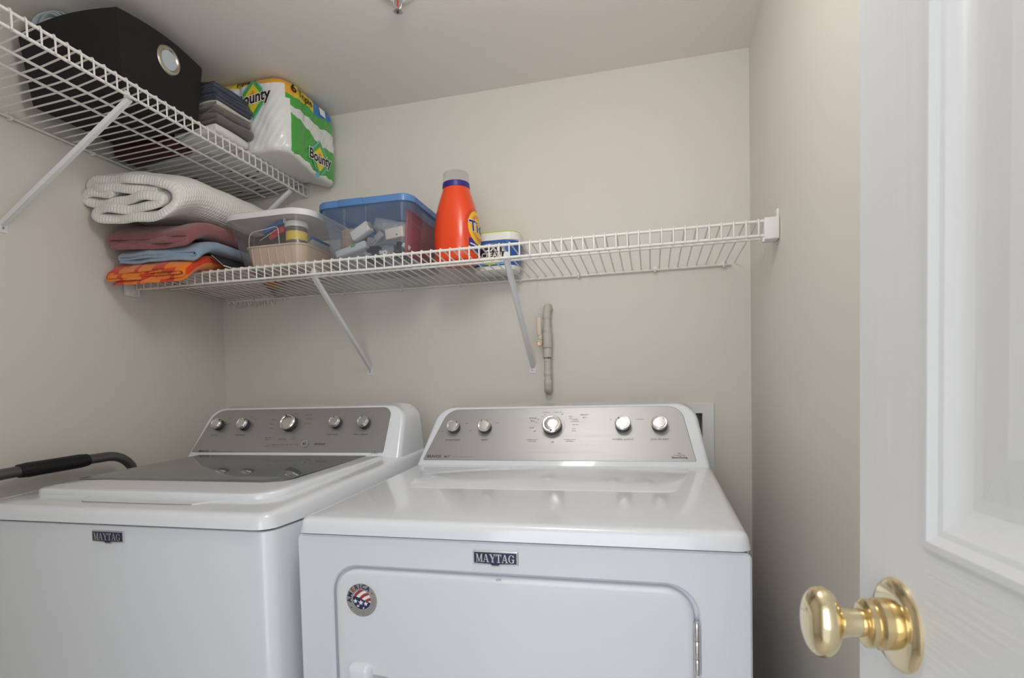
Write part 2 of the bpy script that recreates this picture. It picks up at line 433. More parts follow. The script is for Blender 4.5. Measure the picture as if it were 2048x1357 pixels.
# ------------------------------------------------------------------ ceiling lamp (over the doorway side) and sprinkler
lt = thing('ceiling_lamp', 'white glass globe lamp on the ceiling near the doorway', 'lamp', (1.20, -.98, H))
box('base_plate', (-.12, -.12, -.018), (.12, .12, 0), 'trim', lt, .01)
lathe('lamp_stem', [(.045, -.018), (.045, -.06)], 'trim', lt, 24)
lathe('lamp_glass', [(.045, -.06)]+[(.115*math.sin(math.radians(a)), -.165+.115*math.cos(math.radians(a))) for a in range(25, 180, 12)]+[(.002, -.28)], 'lamp_glow', lt, 40)  # unseen globe, shaped to hang low so it also brightens the ceiling
sp = thing('fire_sprinkler', 'pendant fire sprinkler with red glass bulb on the ceiling', 'sprinkler', (.914, -.456, H))
lathe('escutcheon', [(.041, 0), (.041, -.002), (.037, -.006), (.024, -.009), (.018, -.006)], 'trim', sp, 36)
lathe('body', [(.010, 0), (.010, -.016), (.007, -.018)], 'silver', sp, 20)
for s in (-1, 1): tube('frame_arm', [(s*.009, 0, -.014), (s*.011, 0, -.026), (s*.008, 0, -.038), (s*.002, 0, -.043)], .0018, 'silver', sp)
lathe('glass_bulb', [(.0008, -.017), (.002, -.020), (.002, -.034), (.0008, -.037)], 'red_bulb', sp, 12)
V, Fc = [], []
for k in range(32):
    a = 2*pi*k/32; rr = .0125 if k % 2 else .0085; V.append((rr*math.cos(a), rr*math.sin(a), -.0445))
V += [(x, y, -.0458) for x, y, z in V]
Fc = [tuple(range(32)), tuple(range(63, 31, -1))]+[(k, (k+1) % 32, 32+(k+1) % 32, 32+k) for k in range(32)]
mk('deflector', V, Fc, 'silver', sp, smooth=False)
lathe('deflector_screw', [(.003, -.042), (.003, -.048), (.0015, -.0495)], 'knob_dark', sp, 12)

# ------------------------------------------------------------------ vent box in the back wall
vb = thing('vent_box', 'white recessed wall box peeking out behind the right dryer console', 'wall box', (0, 0, 0))
fx0, fx1, fz0, fz1 = 1.332, 1.642, .772, 1.1245
V, Fc = merge([boxgeo((fx0, -.007, fz0), (vx0+.002, 0, fz1)), boxgeo((vx1-.002, -.007, fz0), (fx1, 0, fz1)), boxgeo((vx0+.002, -.007, fz0), (vx1-.002, 0, vz0+.002)), boxgeo((vx0+.002, -.007, vz1-.002), (vx1-.002, 0, fz1))])
mk('frame', V, Fc, 'trim', vb, smooth=False)
V, Fc = merge([boxgeo((vx0, .085, vz0), (vx1, .09, vz1)), boxgeo((vx0, 0, vz0), (vx0+.003, .085, vz1)), boxgeo((vx1-.003, 0, vz0), (vx1, .085, vz1)), boxgeo((vx0, 0, vz1-.003), (vx1, .085, vz1))])
mk('recess', V, Fc, 'vent_inside', vb, smooth=False)

# ------------------------------------------------------------------ gas pipe with valve on the back wall
gp = thing('gas_pipe', 'painted gas pipe stub with lever valve on the back wall', 'pipe', (1.170, 0, 1.17))
px = 0
path = [(.004, 0, .247), (.0035, -.012, .252), (.002, -.022, .250), (0, -.027, .240), (0, -.028, .228)]
tube('elbow', path, [.0105, .0115, .012, .012, .0115], 'pipe', gp, 16)
tube('pipe', [(0, -.028, .232), (0, -.028, .02)], .0105, 'pipe', gp, 16)
for a, bb, r in ((.216, .236, .0122), (.176, .190, .0125), (.13, .176, .0145), (.10, .128, .0125), (.046, .062, .0118), (.016, .034, .0122)):
    lathe('fitting', [(r*.9, a), (r, a+.002), (r, bb-.002), (r*.9, bb)], 'pipe', gp, 12 if r > .013 else 20, (Vector((0, -.028, 0)), Vector((1,0,0)), Vector((0,1,0)), Vector((0,0,1))))
tube('elbow', [(0, -.028, .022), (0, -.027, .010), (-.001, -.022, .003), (-.002, -.012, .001), (-.002, 0, .003)], [.0118, .012, .012, .0115, .0105], 'pipe', gp, 16)
vh = box('valve_handle', (-.027, -.052, .166), (-.0135, -.043, .221), 'pipe_handle', gp, .003)
box('valve_handle_bend', (-.023, -.05, .152), (-.012, -.036, .170), 'pipe_handle', gp, .003)
lathe('valve_nut', [(.0088, 0), (.0088, .005), (.007, .006), (.0045, .006), (.004, .009)], 'copper', gp, 6, frame((-.0185, -.051, .142), (1, 0, 0), (0, 0, 1)), 20)
lathe('valve_stem', [(.006, 0), (.006, .03)], 'pipe', gp, 14, frame((-.0165, -.028, .147), (1, 0, 0), (0, 0, 1)))
lathe('joint_gap', [(.0112, .0985), (.0122, .099), (.0122, .1), (.0112, .1005)], 'gap', gp, 20, (Vector((0, -.028, 0)), Vector((1,0,0)), Vector((0,1,0)), Vector((0,0,1))))
for dx_, dz_, r in ((.004, .098, .0016), (-.001, .088, .0012), (.006, .101, .0014)): lathe('paint_chip', [(r, 0), (r, .0006)], 'knob_dark', gp, 8, frame((dx_, -.0393, dz_), (1, 0, 0), (0, 0, 1)))

# ------------------------------------------------------------------ wire shelves
S = .0254
def brace(parent, A, B, side, hook):
    """flat steel strut from shelf front A down to the wall at B; side = direction along the wall"""
    A, B, sd = Vector(A), Vector(B), Vector(side)
    t = (B-A).normalized(); nn = t.cross(sd).normalized(); w2, h2 = .0085, .0022
    br = obj('support_brace', None, parent)
    rings = []
    A = A-(A-B)*.022
    for p in (A, A+(B-A)*.06, B-(B-A)*.05, B):
        rings.append([p+sd*w2-nn*h2, p+sd*w2*.55+nn*h2*2.2, p-sd*w2*.55+nn*h2*2.2, p-sd*w2-nn*h2])
    V, Fc = loft(rings); mk('strut', V, Fc, 'brace', br, ang=25)
    out = (A-B); out.z = 0; out.normalize()
    fr = frame(B-Vector((0, 0, .0)), sd, (0, 0, 1))
    nrm = fr[3] if fr[3].dot(out) > 0 else -fr[3]
    pl = roundpoly([(-.0085, .012), (-.011, -.019), (.011, -.019), (.0085, .012)], .004, 4)
    rings = [[B+sd*p.x+Vector((0, 0, p.y))+nrm*(d-0) for p in pl] for d in (-.0, .0025)]
    off = nrm*(0)
    rings = [[Vector(q) for q in r] for r in rings]
    V, Fc = loft(rings); mk('brace_foot', V, Fc, 'brace', br, ang=25)
    lathe('screw', [(.0032, .0025), (.0032, .0038), (.0015, .0044)], 'screw', br, 12, (B+Vector((0, 0, -.008)), sd, Vector((0, 0, 1)), nrm))
    # hook over the two front rails
    hk = [A-out*.006+Vector((0, 0, -.004)), A-out*.0055+Vector((0, 0, .010)), A-out*.006+Vector((0, 0, .019))]
    V, Fc = loft([[p+sd*w_+out*.001, p-sd*w_+out*.001, p-sd*w_-out*.001, p+sd*w_-out*.001] for p, w_ in zip(hk, (.008, .008, .006))])
    mk('brace_hook', V, Fc, 'brace', br, ang=25)

RW, RR = .0019, .0034
# lower shelf on the back wall
ls = thing('wire_shelf', 'white wire shelf on the back wall above the washer and dryer', 'shelf')
Y0, ZB, ZT, ZK = -.3556, 1.4947, 1.5255, 1.5122
x0, x1 = .016, W-.018
for nm, y, z, r in (('front_top_rail', Y0, ZT, RR), ('front_bottom_rail', Y0, ZB, RR), ('support_rail', -.236, ZT-.0085, RR*.9), ('back_rail', -.0075, ZK, RR)):
    e = .035 if nm == 'back_rail' else 0
    tube(nm, [(x0+e*.5, y, z), (x1-e, y, z)], r, 'wire', ls, 10)
wp = [(0, -.004, ZK+.005), (0, -.236, ZT-.003), (0, Y0+.004, ZT+.0048), (0, Y0-.0025, ZT+.004), (0, Y0-.0052, ZT-.001), (0, Y0-.0052, ZB-.003)]
w0 = tube('deck_wire', wp, RW, 'wire', ls, 6); w0.location = (.0244, 0, 0)
for k in range(1, 67): copy_of(w0, (.0244+k*S, 0, 0), ls)
def clip(parent, base, out, along):
    base, out, along = Vector(base), Vector(out), Vector(along)
    fr = frame(base, along, (0, 0, 1)); N = out
    V, Fc = lathegeo([(.0075, 0), (.0075, .004), (.006, .006), (.0035, .0065)], 16, (base+Vector((0, 0, .005)), along, Vector((0, 0, 1)), N))
    a = (V, Fc); b2 = tubegeo([base+N*.002+Vector((0, 0, -.004)), base+N*.006+Vector((0, 0, -.006)), base+N*.012+Vector((0, 0, -.005)), base+N*.0135+Vector((0, 0, 0))], .0035, 8)
    V, Fc = merge([a, b2]); o = mk('wall_clip', V, Fc, 'plastic_white', parent, ang=40)
    return o
for x in (.056, .262, .483, .692, .89, 1.087, 1.265, 1.486, 1.672): clip(ls, (x, 0, ZK), (0, -1, 0), (1, 0, 0))
# end brackets
eb = obj('end_bracket', None, ls)
box('bracket_cover', (W-.031, Y0-.008, ZB-.010), (W-.001, Y0+.03, ZT+.006), 'plastic_white', eb, .002)
box('bracket_lip', (W-.034, Y0-.003, ZB-.014), (W-.029, Y0+.012, ZB-.004), 'plastic_white', eb, .0015)
box('bracket_tab', (W-.004, Y0+.002, ZT-.002), (W, Y0+.022, ZT+.026), 'plastic_white', eb, .0012)
eb = obj('end_bracket', None, ls)
box('bracket_cover', (0.001, Y0-.028, ZB-.022), (.018, Y0+.012, ZB+.012), 'plastic_white', eb, .002)
tube('bracket_clip', [(.018, Y0-.006, ZB-.002), (.0175, Y0-.006, ZB-.017), (.030, Y0-.004, ZB-.019), (.030, Y0-.004, ZB-.006)], .002, 'plastic_white', eb)
brace(ls, (.596, Y0, ZB+.004), (.569, -.0, 1.2575), (1, 0, 0), 1)
brace(ls, (1.131, Y0, ZB+.004), (1.119, -.0, 1.2455), (1, 0, 0), 1)

# upper shelf on the left wall
us = thing('wire_shelf', 'white wire shelf high on the left wall holding the black bin', 'shelf')
X0, UB, UT, UK = .3556, 1.8432, 1.8735, 1.8455
ye0, ye1 = -1.28, -.004
for nm, x, z, r in (('front_top_rail', X0, UT, RR), ('front_bottom_rail', X0, UB, RR), ('support_rail', .256, UT-.0155, RR*.9), ('support_rail', .204, UT-.0195, RR*.9), ('back_rail', .0075, UK, RR)):
    tube(nm, [(x, ye0, z), (x, ye1-(.012 if nm != 'back_rail' else .03)*(0 if 'front' in nm else 1), z)], r, 'wire', us, 10)
wp = [(.004, 0, UK+.005), (.204, 0, UT-.0145), (.256, 0, UT-.0105), (X0-.004, 0, UT+.0048), (X0+.0025, 0, UT+.004), (X0+.0052, 0, UT-.001), (X0+.0052, 0, UB-.003)]
w0 = tube('deck_wire', wp, RW, 'wire', us, 6); w0.location = (0, -.0018-.002, 0)
for k in range(1, 50): copy_of(w0, (0, -.0038-k*S, 0), us)
for y in (-.10, -.283, -.46, -.66, -.86, -1.06): clip(us, (0, y, UK), (1, 0, 0), (0, 1, 0))
brace(us, (X0, -.648, UB+.004), (0, -.6855, 1.588), (0, 1, 0), 1)
brace(us, (X0, -.076, UB+.004), (0, -.088, 1.588), (0, 1, 0), 1)
def deck_u(x): return UK+.007+(UT-UK)*x/X0

# ------------------------------------------------------------------ washer and dryer
def shell_top(name, x0, x1, y0, y1, zs, ztop, rc, re, m, parent, taper=.006):
    """rounded cover: rings from the seam up over the rolled edge to the crowned top"""
    out = rrect(x0, x1, y0, y1, rc, 8); c = Vector(((x0+x1)/2, (y0+y1)/2))
    rings = [[(p.x, p.y, zs) for p in out]]
    o2 = inset(out, taper)
    def top(p): return ztop(p.y)
    rings.append([(p.x, p.y, zs+(top(p)-zs-re)*.9) for p in inset(out, taper*.7)])
    for k in range(1, 7):
        a = pi/2*k/6; ins = inset(out, taper+re*1.6*(1-math.cos(a)))
        rings.append([(p.x, p.y, top(p)-re+re*math.sin(a)) for p in ins])
    last = inset(out, taper+re*1.6)
    for s in (.9, .75, .55, .35, .15, .03):
        rr = [c+(p-c)*s for p in last]; rings.append([(p.x, p.y, top(p)) for p in rr])
    V, Fc = loft(rings); return mk(name, V, Fc, m, parent, ang=50)

def knob(parent, fr, x, y, r, ang, h=.020):
    k = obj('control_knob', None, parent)
    f2 = (F(fr, x, y, 0), fr[1], fr[2], fr[3])
    lathe('knob_skirt', [(r*1.0, 0), (r*1.02, .004), (r*1.0, h*.75), (r*.93, h*.8)], 'knob_dark', k, 36, f2)
    lathe('chrome_ring', [(r*.99, h*.70), (r*1.03, h*.80), (r*1.0, h*.92), (r*.90, h), (r*.80, h*.99), (r*.74, h*.93), (r*.72, h*.93)], 'chrome', k, 40, f2)
    lathe('knob_cap', [(r*.735, h*.90), (r*.73, h*.955), (r*.69, h*.985), (r*.3, h*1.0), (r*.02, h*1.0)], 'knob_cap', k, 40, f2)
    if ang is not None:
        cx, cy = r*.80*math.cos(ang), r*.80*math.sin(ang)
        lathe('pointer', [(r*.10, h*.9), (r*.10, h*1.02), (r*.06, h*1.03)], 'knob_dark', k, 10, (F(f2, cx, cy), fr[1], fr[2], fr[3]))
    return k

def console(parent, ol, pl, yb, yt, zb, zt, yback):
    """ol/pl: outlines (x, w 0..1) of the white housing and of the silver panel"""
    up = Vector((0, yt-yb, zt-zb)); L = up.length; fr = frame((0, yb, zb), (1, 0, 0), up)
    o = roundpoly([(p[0], p[1]*L) for p in ol[0]], ol[1], 10)
    def at(P, d): return [F(fr, p.x, p.y, -d) for p in P]
    back = [Vector((p.x, yback, F(fr, p.x, p.y).z)) for p in o]
    mid = [Vector((p.x, yback*.45+F(fr, p.x, p.y).y*.55, F(fr, p.x, p.y).z)) for p in o]
    rings = [back, mid, at(o, .016), at(inset(o, .0012), .009), at(inset(o, .004), .004), at(inset(o, .008), .001), at(inset(o, .012), 0)]
    V, Fc = loft(rings); mk('console_housing', V, Fc, 'appliance_gloss', parent, ang=40)
    p2 = roundpoly([(p[0], p[1]*L) for p in pl[0]], pl[1], 10)
    V, Fc = loft([at(p2, .001), at(p2, -.0006), at(inset(p2, .0012), -.0012)]); pn = mk('control_panel', V, Fc, 'panel_silver', parent, ang=25)
    return (fr[0]+fr[3]*.0013, fr[1], fr[2], fr[3]), L, pn

def serif_word(word, h):
    """slab-serif capitals as flat polygons; returns list of polygons and the width"""
    T, t, s = .20, .085, .075
    def quad(x0, y0, x1, y1, w0, w1=None):
        w1 = w1 or w0; return [(x0, y0), (x0+w0, y0), (x1+w1, y1), (x1, y1)]
    def ser(x0, x1, y): return [(x0, y), (x1, y), (x1, y+s), (x0, y+s)]
    L = {
     'M': (1.12, [quad(.11, 0, .11, 1, t), quad(.83, 0, .83, 1, T), quad(.46, 0, .08, 1, .13, .24), quad(.47, 0, .84, 1, .10, .10), ser(0, .30, 0), ser(.73, 1.12, 0), ser(0, .22, 1-s), ser(.92, 1.12, 1-s)]),
     'A': (1.0, [quad(.08, 0, .42, 1, t, t), quad(.68, 0, .40, 1, .23, .18), ser(0, .29, 0), ser(.58, 1.0, 0), [(.24, .30), (.70, .30), (.68, .30+s), (.26, .30+s)]]),
     'Y': (1.0, [quad(.42, 0, .42, .45, T), quad(.40, .40, .06, 1, .23, .24), quad(.50, .40, .82, 1, .09, .09), ser(.30, .75, 0), ser(0, .40, 1-s), ser(.66, 1.0, 1-s)]),
     'T': (.92, [quad(.36, 0, .36, 1, T), [(.03, 1-.10), (.89, 1-.10), (.89, 1), (.03, 1)], [(.03, .70), (.09, .70), (.14, .93), (.03, .93)], [(.83, .70), (.89, .70), (.89, .93), (.78, .93)], ser(.22, .70, 0)]),
     'G': (1.0, [])}
    g = []; N = 16
    for k in range(N):
        a0 = math.radians(35+285*k/N); a1 = math.radians(35+285*(k+1)/N)
        def pt(a, o):
            wd = T*(.35+.65*abs(math.cos(a))) ; rx, ry = .47, .5
            return (.5+(rx-(wd if o else 0))*math.cos(a), .5+(ry-(wd*.7 if o else 0))*math.sin(a))
        g.append([pt(a0, 0), pt(a1, 0), pt(a1, 1), pt(a0, 1)])
    g += [[(.70, .02), (.90, .10), (.90, .42), (.70, .42)], ser(.55, 1.0, .40), [(.84, .66), (.90, .66), (.90, 1.0), (.84, .90)]]
    L['G'] = (1.0, g)
    out = []; x = 0
    for ch in word:
        wd, ps = L[ch]
        for p in ps: out.append([((x+a)*h, bb*h) for a, bb in p])
        x += wd+.03
    return out, (x-.03)*h

def badge(parent, cx, y, cz, w, h):
    fr = frame((cx, y, cz), (1, 0, 0), (0, 0, 1))
    bd = obj('maker_badge', None, parent)
    ol = [Vector(p) for p in ((-w/2, -h/2+.002), (-w*.12, -h/2+.001), (-w*.08, -h/2-.0015), (w*.08, -h/2-.0015), (w*.12, -h/2+.001), (w/2, -h/2+.002), (w/2, h/2), (-w/2, h/2))]
    V, Fc = loft([[F(fr, p.x, p.y, n) for p in q] for q, n in ((ol, 0), (ol, .0022), (inset(ol, .0007), .003))]); mk('badge_rim', V, Fc, 'silver', bd, ang=25)
    il = inset(ol, .0022)
    V, Fc = loft([[F(fr, p.x, p.y, n) for p in il] for n in (.0028, .0034)]); mk('badge_field', V, Fc, 'badge_blue', bd, ang=25)
    ps, wd = serif_word('MAYTAG', h*.56)
    k = (w*.86)/wd
    flat('badge_lettering', [poly([(a*k-wd*k/2, bb-h*.25) for a, bb in p], fr, .0038+.00002*i) for i, p in enumerate(ps)], 'silver', bd)

def lettering(parent, fr, items, m='print_dark'):
    gs = []
    for (s, x, y, size, *rest) in items: gs.append(place(textgeo(s, size, offset=rest[0] if rest else 0, space=1.0), fr, x, y, .0002))
    return flat('lettering', gs, m, parent)

# ---- washer
wx0, wx1, wyf, wyb = .148, .845, -.880, -.165
ws = thing('washing_machine', 'white top-loading washer with dark glass lid beside the dryer', 'washer', (0, 0, 0))
ol = rrect(wx0, wx1, wyf, wyb, .022, 6)
V, Fc = loft([[(p.x, p.y, z) for p in q] for q, z in ((ol, .02), (ol, .936), (inset(ol, .0015), .939), (inset(ol, .005), .9405))]); mk('cabinet', V, Fc, 'appliance', ws)
il = inset(ol, .006); V, Fc = loft([[(p.x, p.y, z) for p in il] for z in (.9395, .9455)]); mk('seam_gasket', V, Fc, 'gap', ws)
for sx in (wx0+.05, wx1-.05):
    for sy in (wyf+.06, wyb-.06): lathe('foot', [(.02, 0), (.02, .012), (.012, .014), (.012, .022)], 'black_plastic', ws, 16, (Vector((sx, sy, 0)), Vector((1,0,0)), Vector((0,1,0)), Vector((0,0,1))))
def wz(y):
    if y < -.60: return .969+.105*(y+.870)
    return .969+.105*.27+.042*(y+.60)
shell_top('top_cover', wx0-.001, wx1+.001, wyf-.004, wyb, .9435, wz, .030, .010, 'appliance_gloss', ws)
# lid with glass
lid = obj('lid', None, ws)
def lz(y): return wz(y)+.0030+.0075*max(0, min(1, (-.36-y)/.40))
lx0, lx1, ly0, ly1 = .205, .790, -.800, -.352
lo = rrect(lx0, lx1, ly0, ly1, [.035, .06, .012, .012], 8)
rings = [[(p.x, p.y, wz(p.y)-.004) for p in lo], [(p.x, p.y, lz(p.y)-.004) for p in inset(lo, .001)], [(p.x, p.y, lz(p.y)-.001) for p in inset(lo, .003)], [(p.x, p.y, lz(p.y)) for p in inset(lo, .008)]]
cc = Vector(((lx0+lx1)/2, (ly0+ly1)/2)); q = inset(lo, .008)
for s in (.95, .8, .6, .4, .2, .02): rings.append([((cc+(p-cc)*s).x, (cc+(p-cc)*s).y, lz((cc+(p-cc)*s).y)) for p in q])
V, Fc = loft(rings); mk('lid_frame', V, Fc, 'appliance_gloss', lid, ang=50)
go = rrect(.222, .747, -.712, -.364, [.006, .05, .004, .004], 8); cc = Vector((.485, -.54))
rings = [[(p.x, p.y, lz(p.y)+.0002) for p in go], [(p.x, p.y, lz(p.y)+.0012) for p in inset(go, .0008)]]
q = inset(go, .0008)
for s in (.9, .7, .5, .3, .1, .01): rings.append([((cc+(p-cc)*s).x, (cc+(p-cc)*s).y, lz((cc+(p-cc)*s).y)+.0012) for p in q])
V, Fc = loft(rings); mk('lid_window', V, Fc, 'lid_glass', lid, ang=50)
# finger scoop in front of the lid
sc = roundpoly([(.385, -.838), (.645, -.838), (.700, -.798), (.375, -.798)], [.02, .02, .004, .004], 6)
V, Fc = loft([[(p.x, p.y, wz(p.y)-.002) for p in sc], [(p.x, p.y, wz(p.y)+.0010) for p in sc], [(p.x, p.y, wz(p.y)+.0014) for p in inset(sc, .0008)]]); fsn = mk('finger_scoop', V, Fc, 'appliance', ws, ang=20)
tube('scoop_edge_shade', [(p.x, p.y, wz(p.y)+.0008) for p in sc[2:13]], .0007, 'print_grey', fsn, 6)  # grey strip standing in for the shade along the scoop's front edge
badge(ws, .507, wyf, .9195, .072, .0225)
olw = ([(wx0+.002, -.14), (wx1-.012, -.14), (wx1-.028, 1), (wx0+.040, 1)], [.002, .004, .055, .055])
plw = ([(wx0+.021, .065), (wx1-.062, .065), (wx1-.064, .925), (wx0+.058, .925)], [.004, .006, .030, .045])
cfr, L, pn = console(ws, olw, plw, -.345, -.268, 1.007, 1.146, -.185)
def onp(fr, x, z): return (z-fr[0].z)/fr[2].z    # height on the panel for a world z
for x, z, r, an in ((.2360, 1.0905, .0165, .75), (.3240, 1.0905, .0170, .8), (.4740, 1.0925, .0235, 1.9), (.6220, 1.0925, .0168, 1.75), (.7090, 1.0915, .0168, 1.8)):
    knob(pn, cfr, x, onp(cfr, x, z), r, an)
Y = lambda z: onp(cfr, 0, z)
lettering(pn, cfr, [('soil level', .2287, Y(1.064), .0075), ('wash temp', .3176, Y(1.064), .0075), ('extra rinse', .6162, Y(1.064), .0075), ('fabric softener', .7031, Y(1.064), .0075),
  ('BRAVOS', .212, Y(1.019), .0095, .0003), ('MCT', .247, Y(1.019), .0075), ('start/pause', .585, Y(1.039), .0078, .0002), ('rinse & spin', .462, Y(1.052), .005), ('deep clean', .415, Y(1.056), .005), ('with oxi', .415, Y(1.051), .005), ('drain', .497, Y(1.058), .005), ('& spin', .497, Y(1.052), .005),
  ('normal', .450, Y(1.121), .005), ('casual', .484, Y(1.122), .005), ('bulky items', .525, Y(1.118), .005), ('powerwash', .530, Y(1.107), .005), ('delicates', .415, Y(1.106), .005), ('whites', .412, Y(1.094), .005),
  ('sensing', .438, Y(1.0375), .0045), ('soak', .453, Y(1.0375), .0045), ('wash', .468, Y(1.0375), .0045), ('rinse', .482, Y(1.0375), .0045), ('spin', .496, Y(1.0375), .0045), ('lid lock', .513, Y(1.0375), .0045), ('progress', .420, Y(1.033), .0045),
  ('heavy', .262, Y(1.112), .0045), ('light', .268, Y(1.096), .0045), ('hot', .338, Y(1.114), .0045), ('cold', .352, Y(1.108), .0045), ('cool', .350, Y(1.090), .0045), ('high efficiency', .757, Y(1.015), .0036), ('he', .757, Y(1.0195), .006)])
lettering(pn, cfr, [('hand wash', .530, Y(1.094), .005), ('rinse', .416, Y(1.082), .005), ('on', .640, Y(1.112), .005), ('on', .727, Y(1.112), .005)], 'print_red')
flat('progress_bar', [poly([(.437, Y(1.031)), (.516, Y(1.031)), (.516, Y(1.0345)), (.437, Y(1.0345))], cfr, .0002)], 'print_grey', pn)
flat('fine_print', [poly([(.259, Y(1.0180)), (.315, Y(1.0180)), (.315, Y(1.0195)), (.259, Y(1.0195))], cfr, .0002), poly([(.570, Y(1.0325)), (.606, Y(1.0325)), (.606, Y(1.0338)), (.570, Y(1.0338))], cfr, .0002)], 'print_grey', pn)
bfr = (F(cfr, .5392, Y(1.0385)), cfr[1], cfr[2], cfr[3])
bt = lathe('start_button', [(.0105, 0), (.0105, .002), (.0095, .003), (.002, .003)], 'print_grey', pn, 28, bfr)
flat('button_ring', [ringgeo(bfr, 0, 0, .0085, .0098, .0032)], 'knob_cap', bt)
flat('play_symbol', [poly([(-.004, -.003), (.001, 0), (-.004, .003)], bfr, .0033), poly([(.0022, -.003), (.0034, -.003), (.0034, .003), (.0022, .003)], bfr, .0033)], 'ink_black', bt)

# ---- dryer
x0, x1, yf, yb = .868, 1.605, -.836, -.118
dr = thing('clothes_dryer', 'white front-loading dryer with round flag sticker on its door', 'dryer', (0, 0, 0))
ol = rrect(x0, x1, yf, yb, .010, 5)
# cabinet: side shell, and a front panel with a rounded opening for the door
V, Fc = loft([[(p.x, p.y, z) for p in q] for q, z in ((inset(ol, .012), .02), (inset(ol, .012), .922))]); mk('cabinet', V, Fc, 'appliance', dr)
fo = rrect(x0, x1, .02, .9275, .010, 5)
fi = rrect(.9340, 1.5330, .33, .8765, .048, 10)
def ring_panel(name, outer, inner, y, depth, m, parent):
    # match outer and inner loops by resampling along angle from the centre
    c = Vector(((x0+x1)/2, .6)); 
    def samp(P, n=128):
        pts = []
        for k in range(n):
            a = 2*pi*k/n+.001; d = Vector((math.cos(a), math.sin(a))); best = None
            for i in range(len(P)):
                p, qq = P[i], P[(i+1) % len(P)]; e = qq-p; den = d.x*e.y-d.y*e.x
                if abs(den) < 1e-12: continue
                r = p-c; t = (r.x*e.y-r.y*e.x)/den; u = (r.x*d.y-r.y*d.x)/den
                if t > 0 and -1e-6 <= u <= 1+1e-6 and (best is None or t > best): best = t
            pts.append(c+d*(best or .1))
        return pts
    return samp
samp = ring_panel('', fo, fi, 0, 0, '', None)
# dense exact outlines: bridge with explicit geometry using bmesh
bm = bmesh.new()
def addloop(P, y): 
    vs = [bm.verts.new((p.x, y, p.y)) for p in P]; return vs, [bm.edges.new((vs[i], vs[(i+1) % len(vs)])) for i in range(len(vs))]
v1, e1 = addloop(inset(fo, .003), yf); v2, e2 = addloop(inset(fi, -.0025), yf)
bmesh.ops.triangle_fill(bm, use_beauty=True, edges=e1+e2)
def strip(a, bb2):
    n = len(a)
    for i in range(n): bm.faces.new((a[i], a[(i+1) % n], bb2[(i+1) % n], bb2[i]))
v3, e3 = addloop(fo, yf+.003); strip(v1, v3); v4, e4 = addloop(fo, yf+.03); strip(v3, v4)
v5, e5 = addloop(fi, yf+.003); strip(v2, v5); v6, e6 = addloop(fi, yf+.025); strip(v5, v6)
V = [v.co.copy() for v in bm.verts]; bm.verts.index_update(); Fc = [[v.index for v in f.verts] for f in bm.faces]; bm.free()
mk('front_panel', V, Fc, 'appliance', dr, ang=20)
# sides follow the front panel, set as thin skins
box('side_panel', (x0, yf+.028, .02), (x0+.013, yb, .9275), 'appliance', dr); box('side_panel', (x1-.013, yf+.028, .02), (x1, yb, .9275), 'appliance', dr)
box('seam_gasket', (x0+.006, yf+.008, .922), (x1-.006, yb, .9325), 'gap', dr)
for sx in (x0+.05, x1-.05):
    for sy in (yf+.06, yb-.06): lathe('foot', [(.02, 0), (.02, .012), (.012, .014), (.012, .022)], 'black_plastic', dr, 16, (Vector((sx, sy, 0)), Vector((1,0,0)), Vector((0,1,0)), Vector((0,0,1))))
def dzt(y): return .9585+.060*(y+.80)
shell_top('top_cover', x0-.001, x1+.001, yf-.004, yb, .9305, dzt, .022, .010, 'appliance_gloss', dr, .004)
# faint embossed field on the dryer top
em = roundpoly([(.965, -.600), (1.515, -.600), (1.555, -.375), (.910, -.375)], [.03, .03, .004, .004], 6)
V, Fc = loft([[(p.x, p.y, dzt(p.y)-.0005) for p in em], [(p.x, p.y, dzt(p.y)+.0016) for p in inset(em, .004)]]); mk('embossed_field', V, Fc, 'appliance_gloss', dr, ang=30)
# door
ddr = obj('dryer_door', None, dr)
do = rrect(.9385, 1.5265, .335, .8720, .044, 10)
rg = lambda P, y: [(p.x, y, p.y) for p in P]
V, Fc = loft([rg(do, yf+.024), rg(do, yf+.006), rg(inset(do, .0015), yf+.002), rg(inset(do, .005), yf-.0005), rg(inset(do, .010), yf-.001)]); mk('door_panel', V, Fc, 'appliance', ddr, ang=40)
V, Fc = loft([rg(inset(fi, -.006), yf+.0245), rg(inset(fi, -.006), yf+.03)]); mk('door_recess', V, Fc, 'vent_inside', dr, ang=40)
for k in range(2): lathe('door_screw', [(.0016, 0), (.0016, .0014), (.0008, .0018)], 'screw', ddr, 10, frame((1.2285+.005*k, yf-.001, .8690), (1, 0, 0), (0, 0, 1)))
# pull handle at the left edge
hd = obj('door_handle', None, ddr)
hp = rrect(.9615, 1.0065, .520, .7115, .012, 6)
V, Fc = loft([rg(hp, yf+.002), rg(inset(hp, .001), yf-.008), rg(inset(hp, .004), yf-.013), rg(inset(hp, .011), yf-.0155)]); mk('handle_grip', V, Fc, 'appliance_gloss', hd, ang=40)
hs = roundpoly([(1.004, .530), (1.045, .540), (1.055, .60), (1.050, .690), (1.004, .693)], [.002, .02, .05, .03, .002], 6)
V, Fc = loft([rg(hs, yf-.0008), rg(hs, yf-.0022), rg(inset(hs, .003), yf-.0014)]); mk('handle_scoop', V, Fc, 'vent_inside', hd, ang=40)
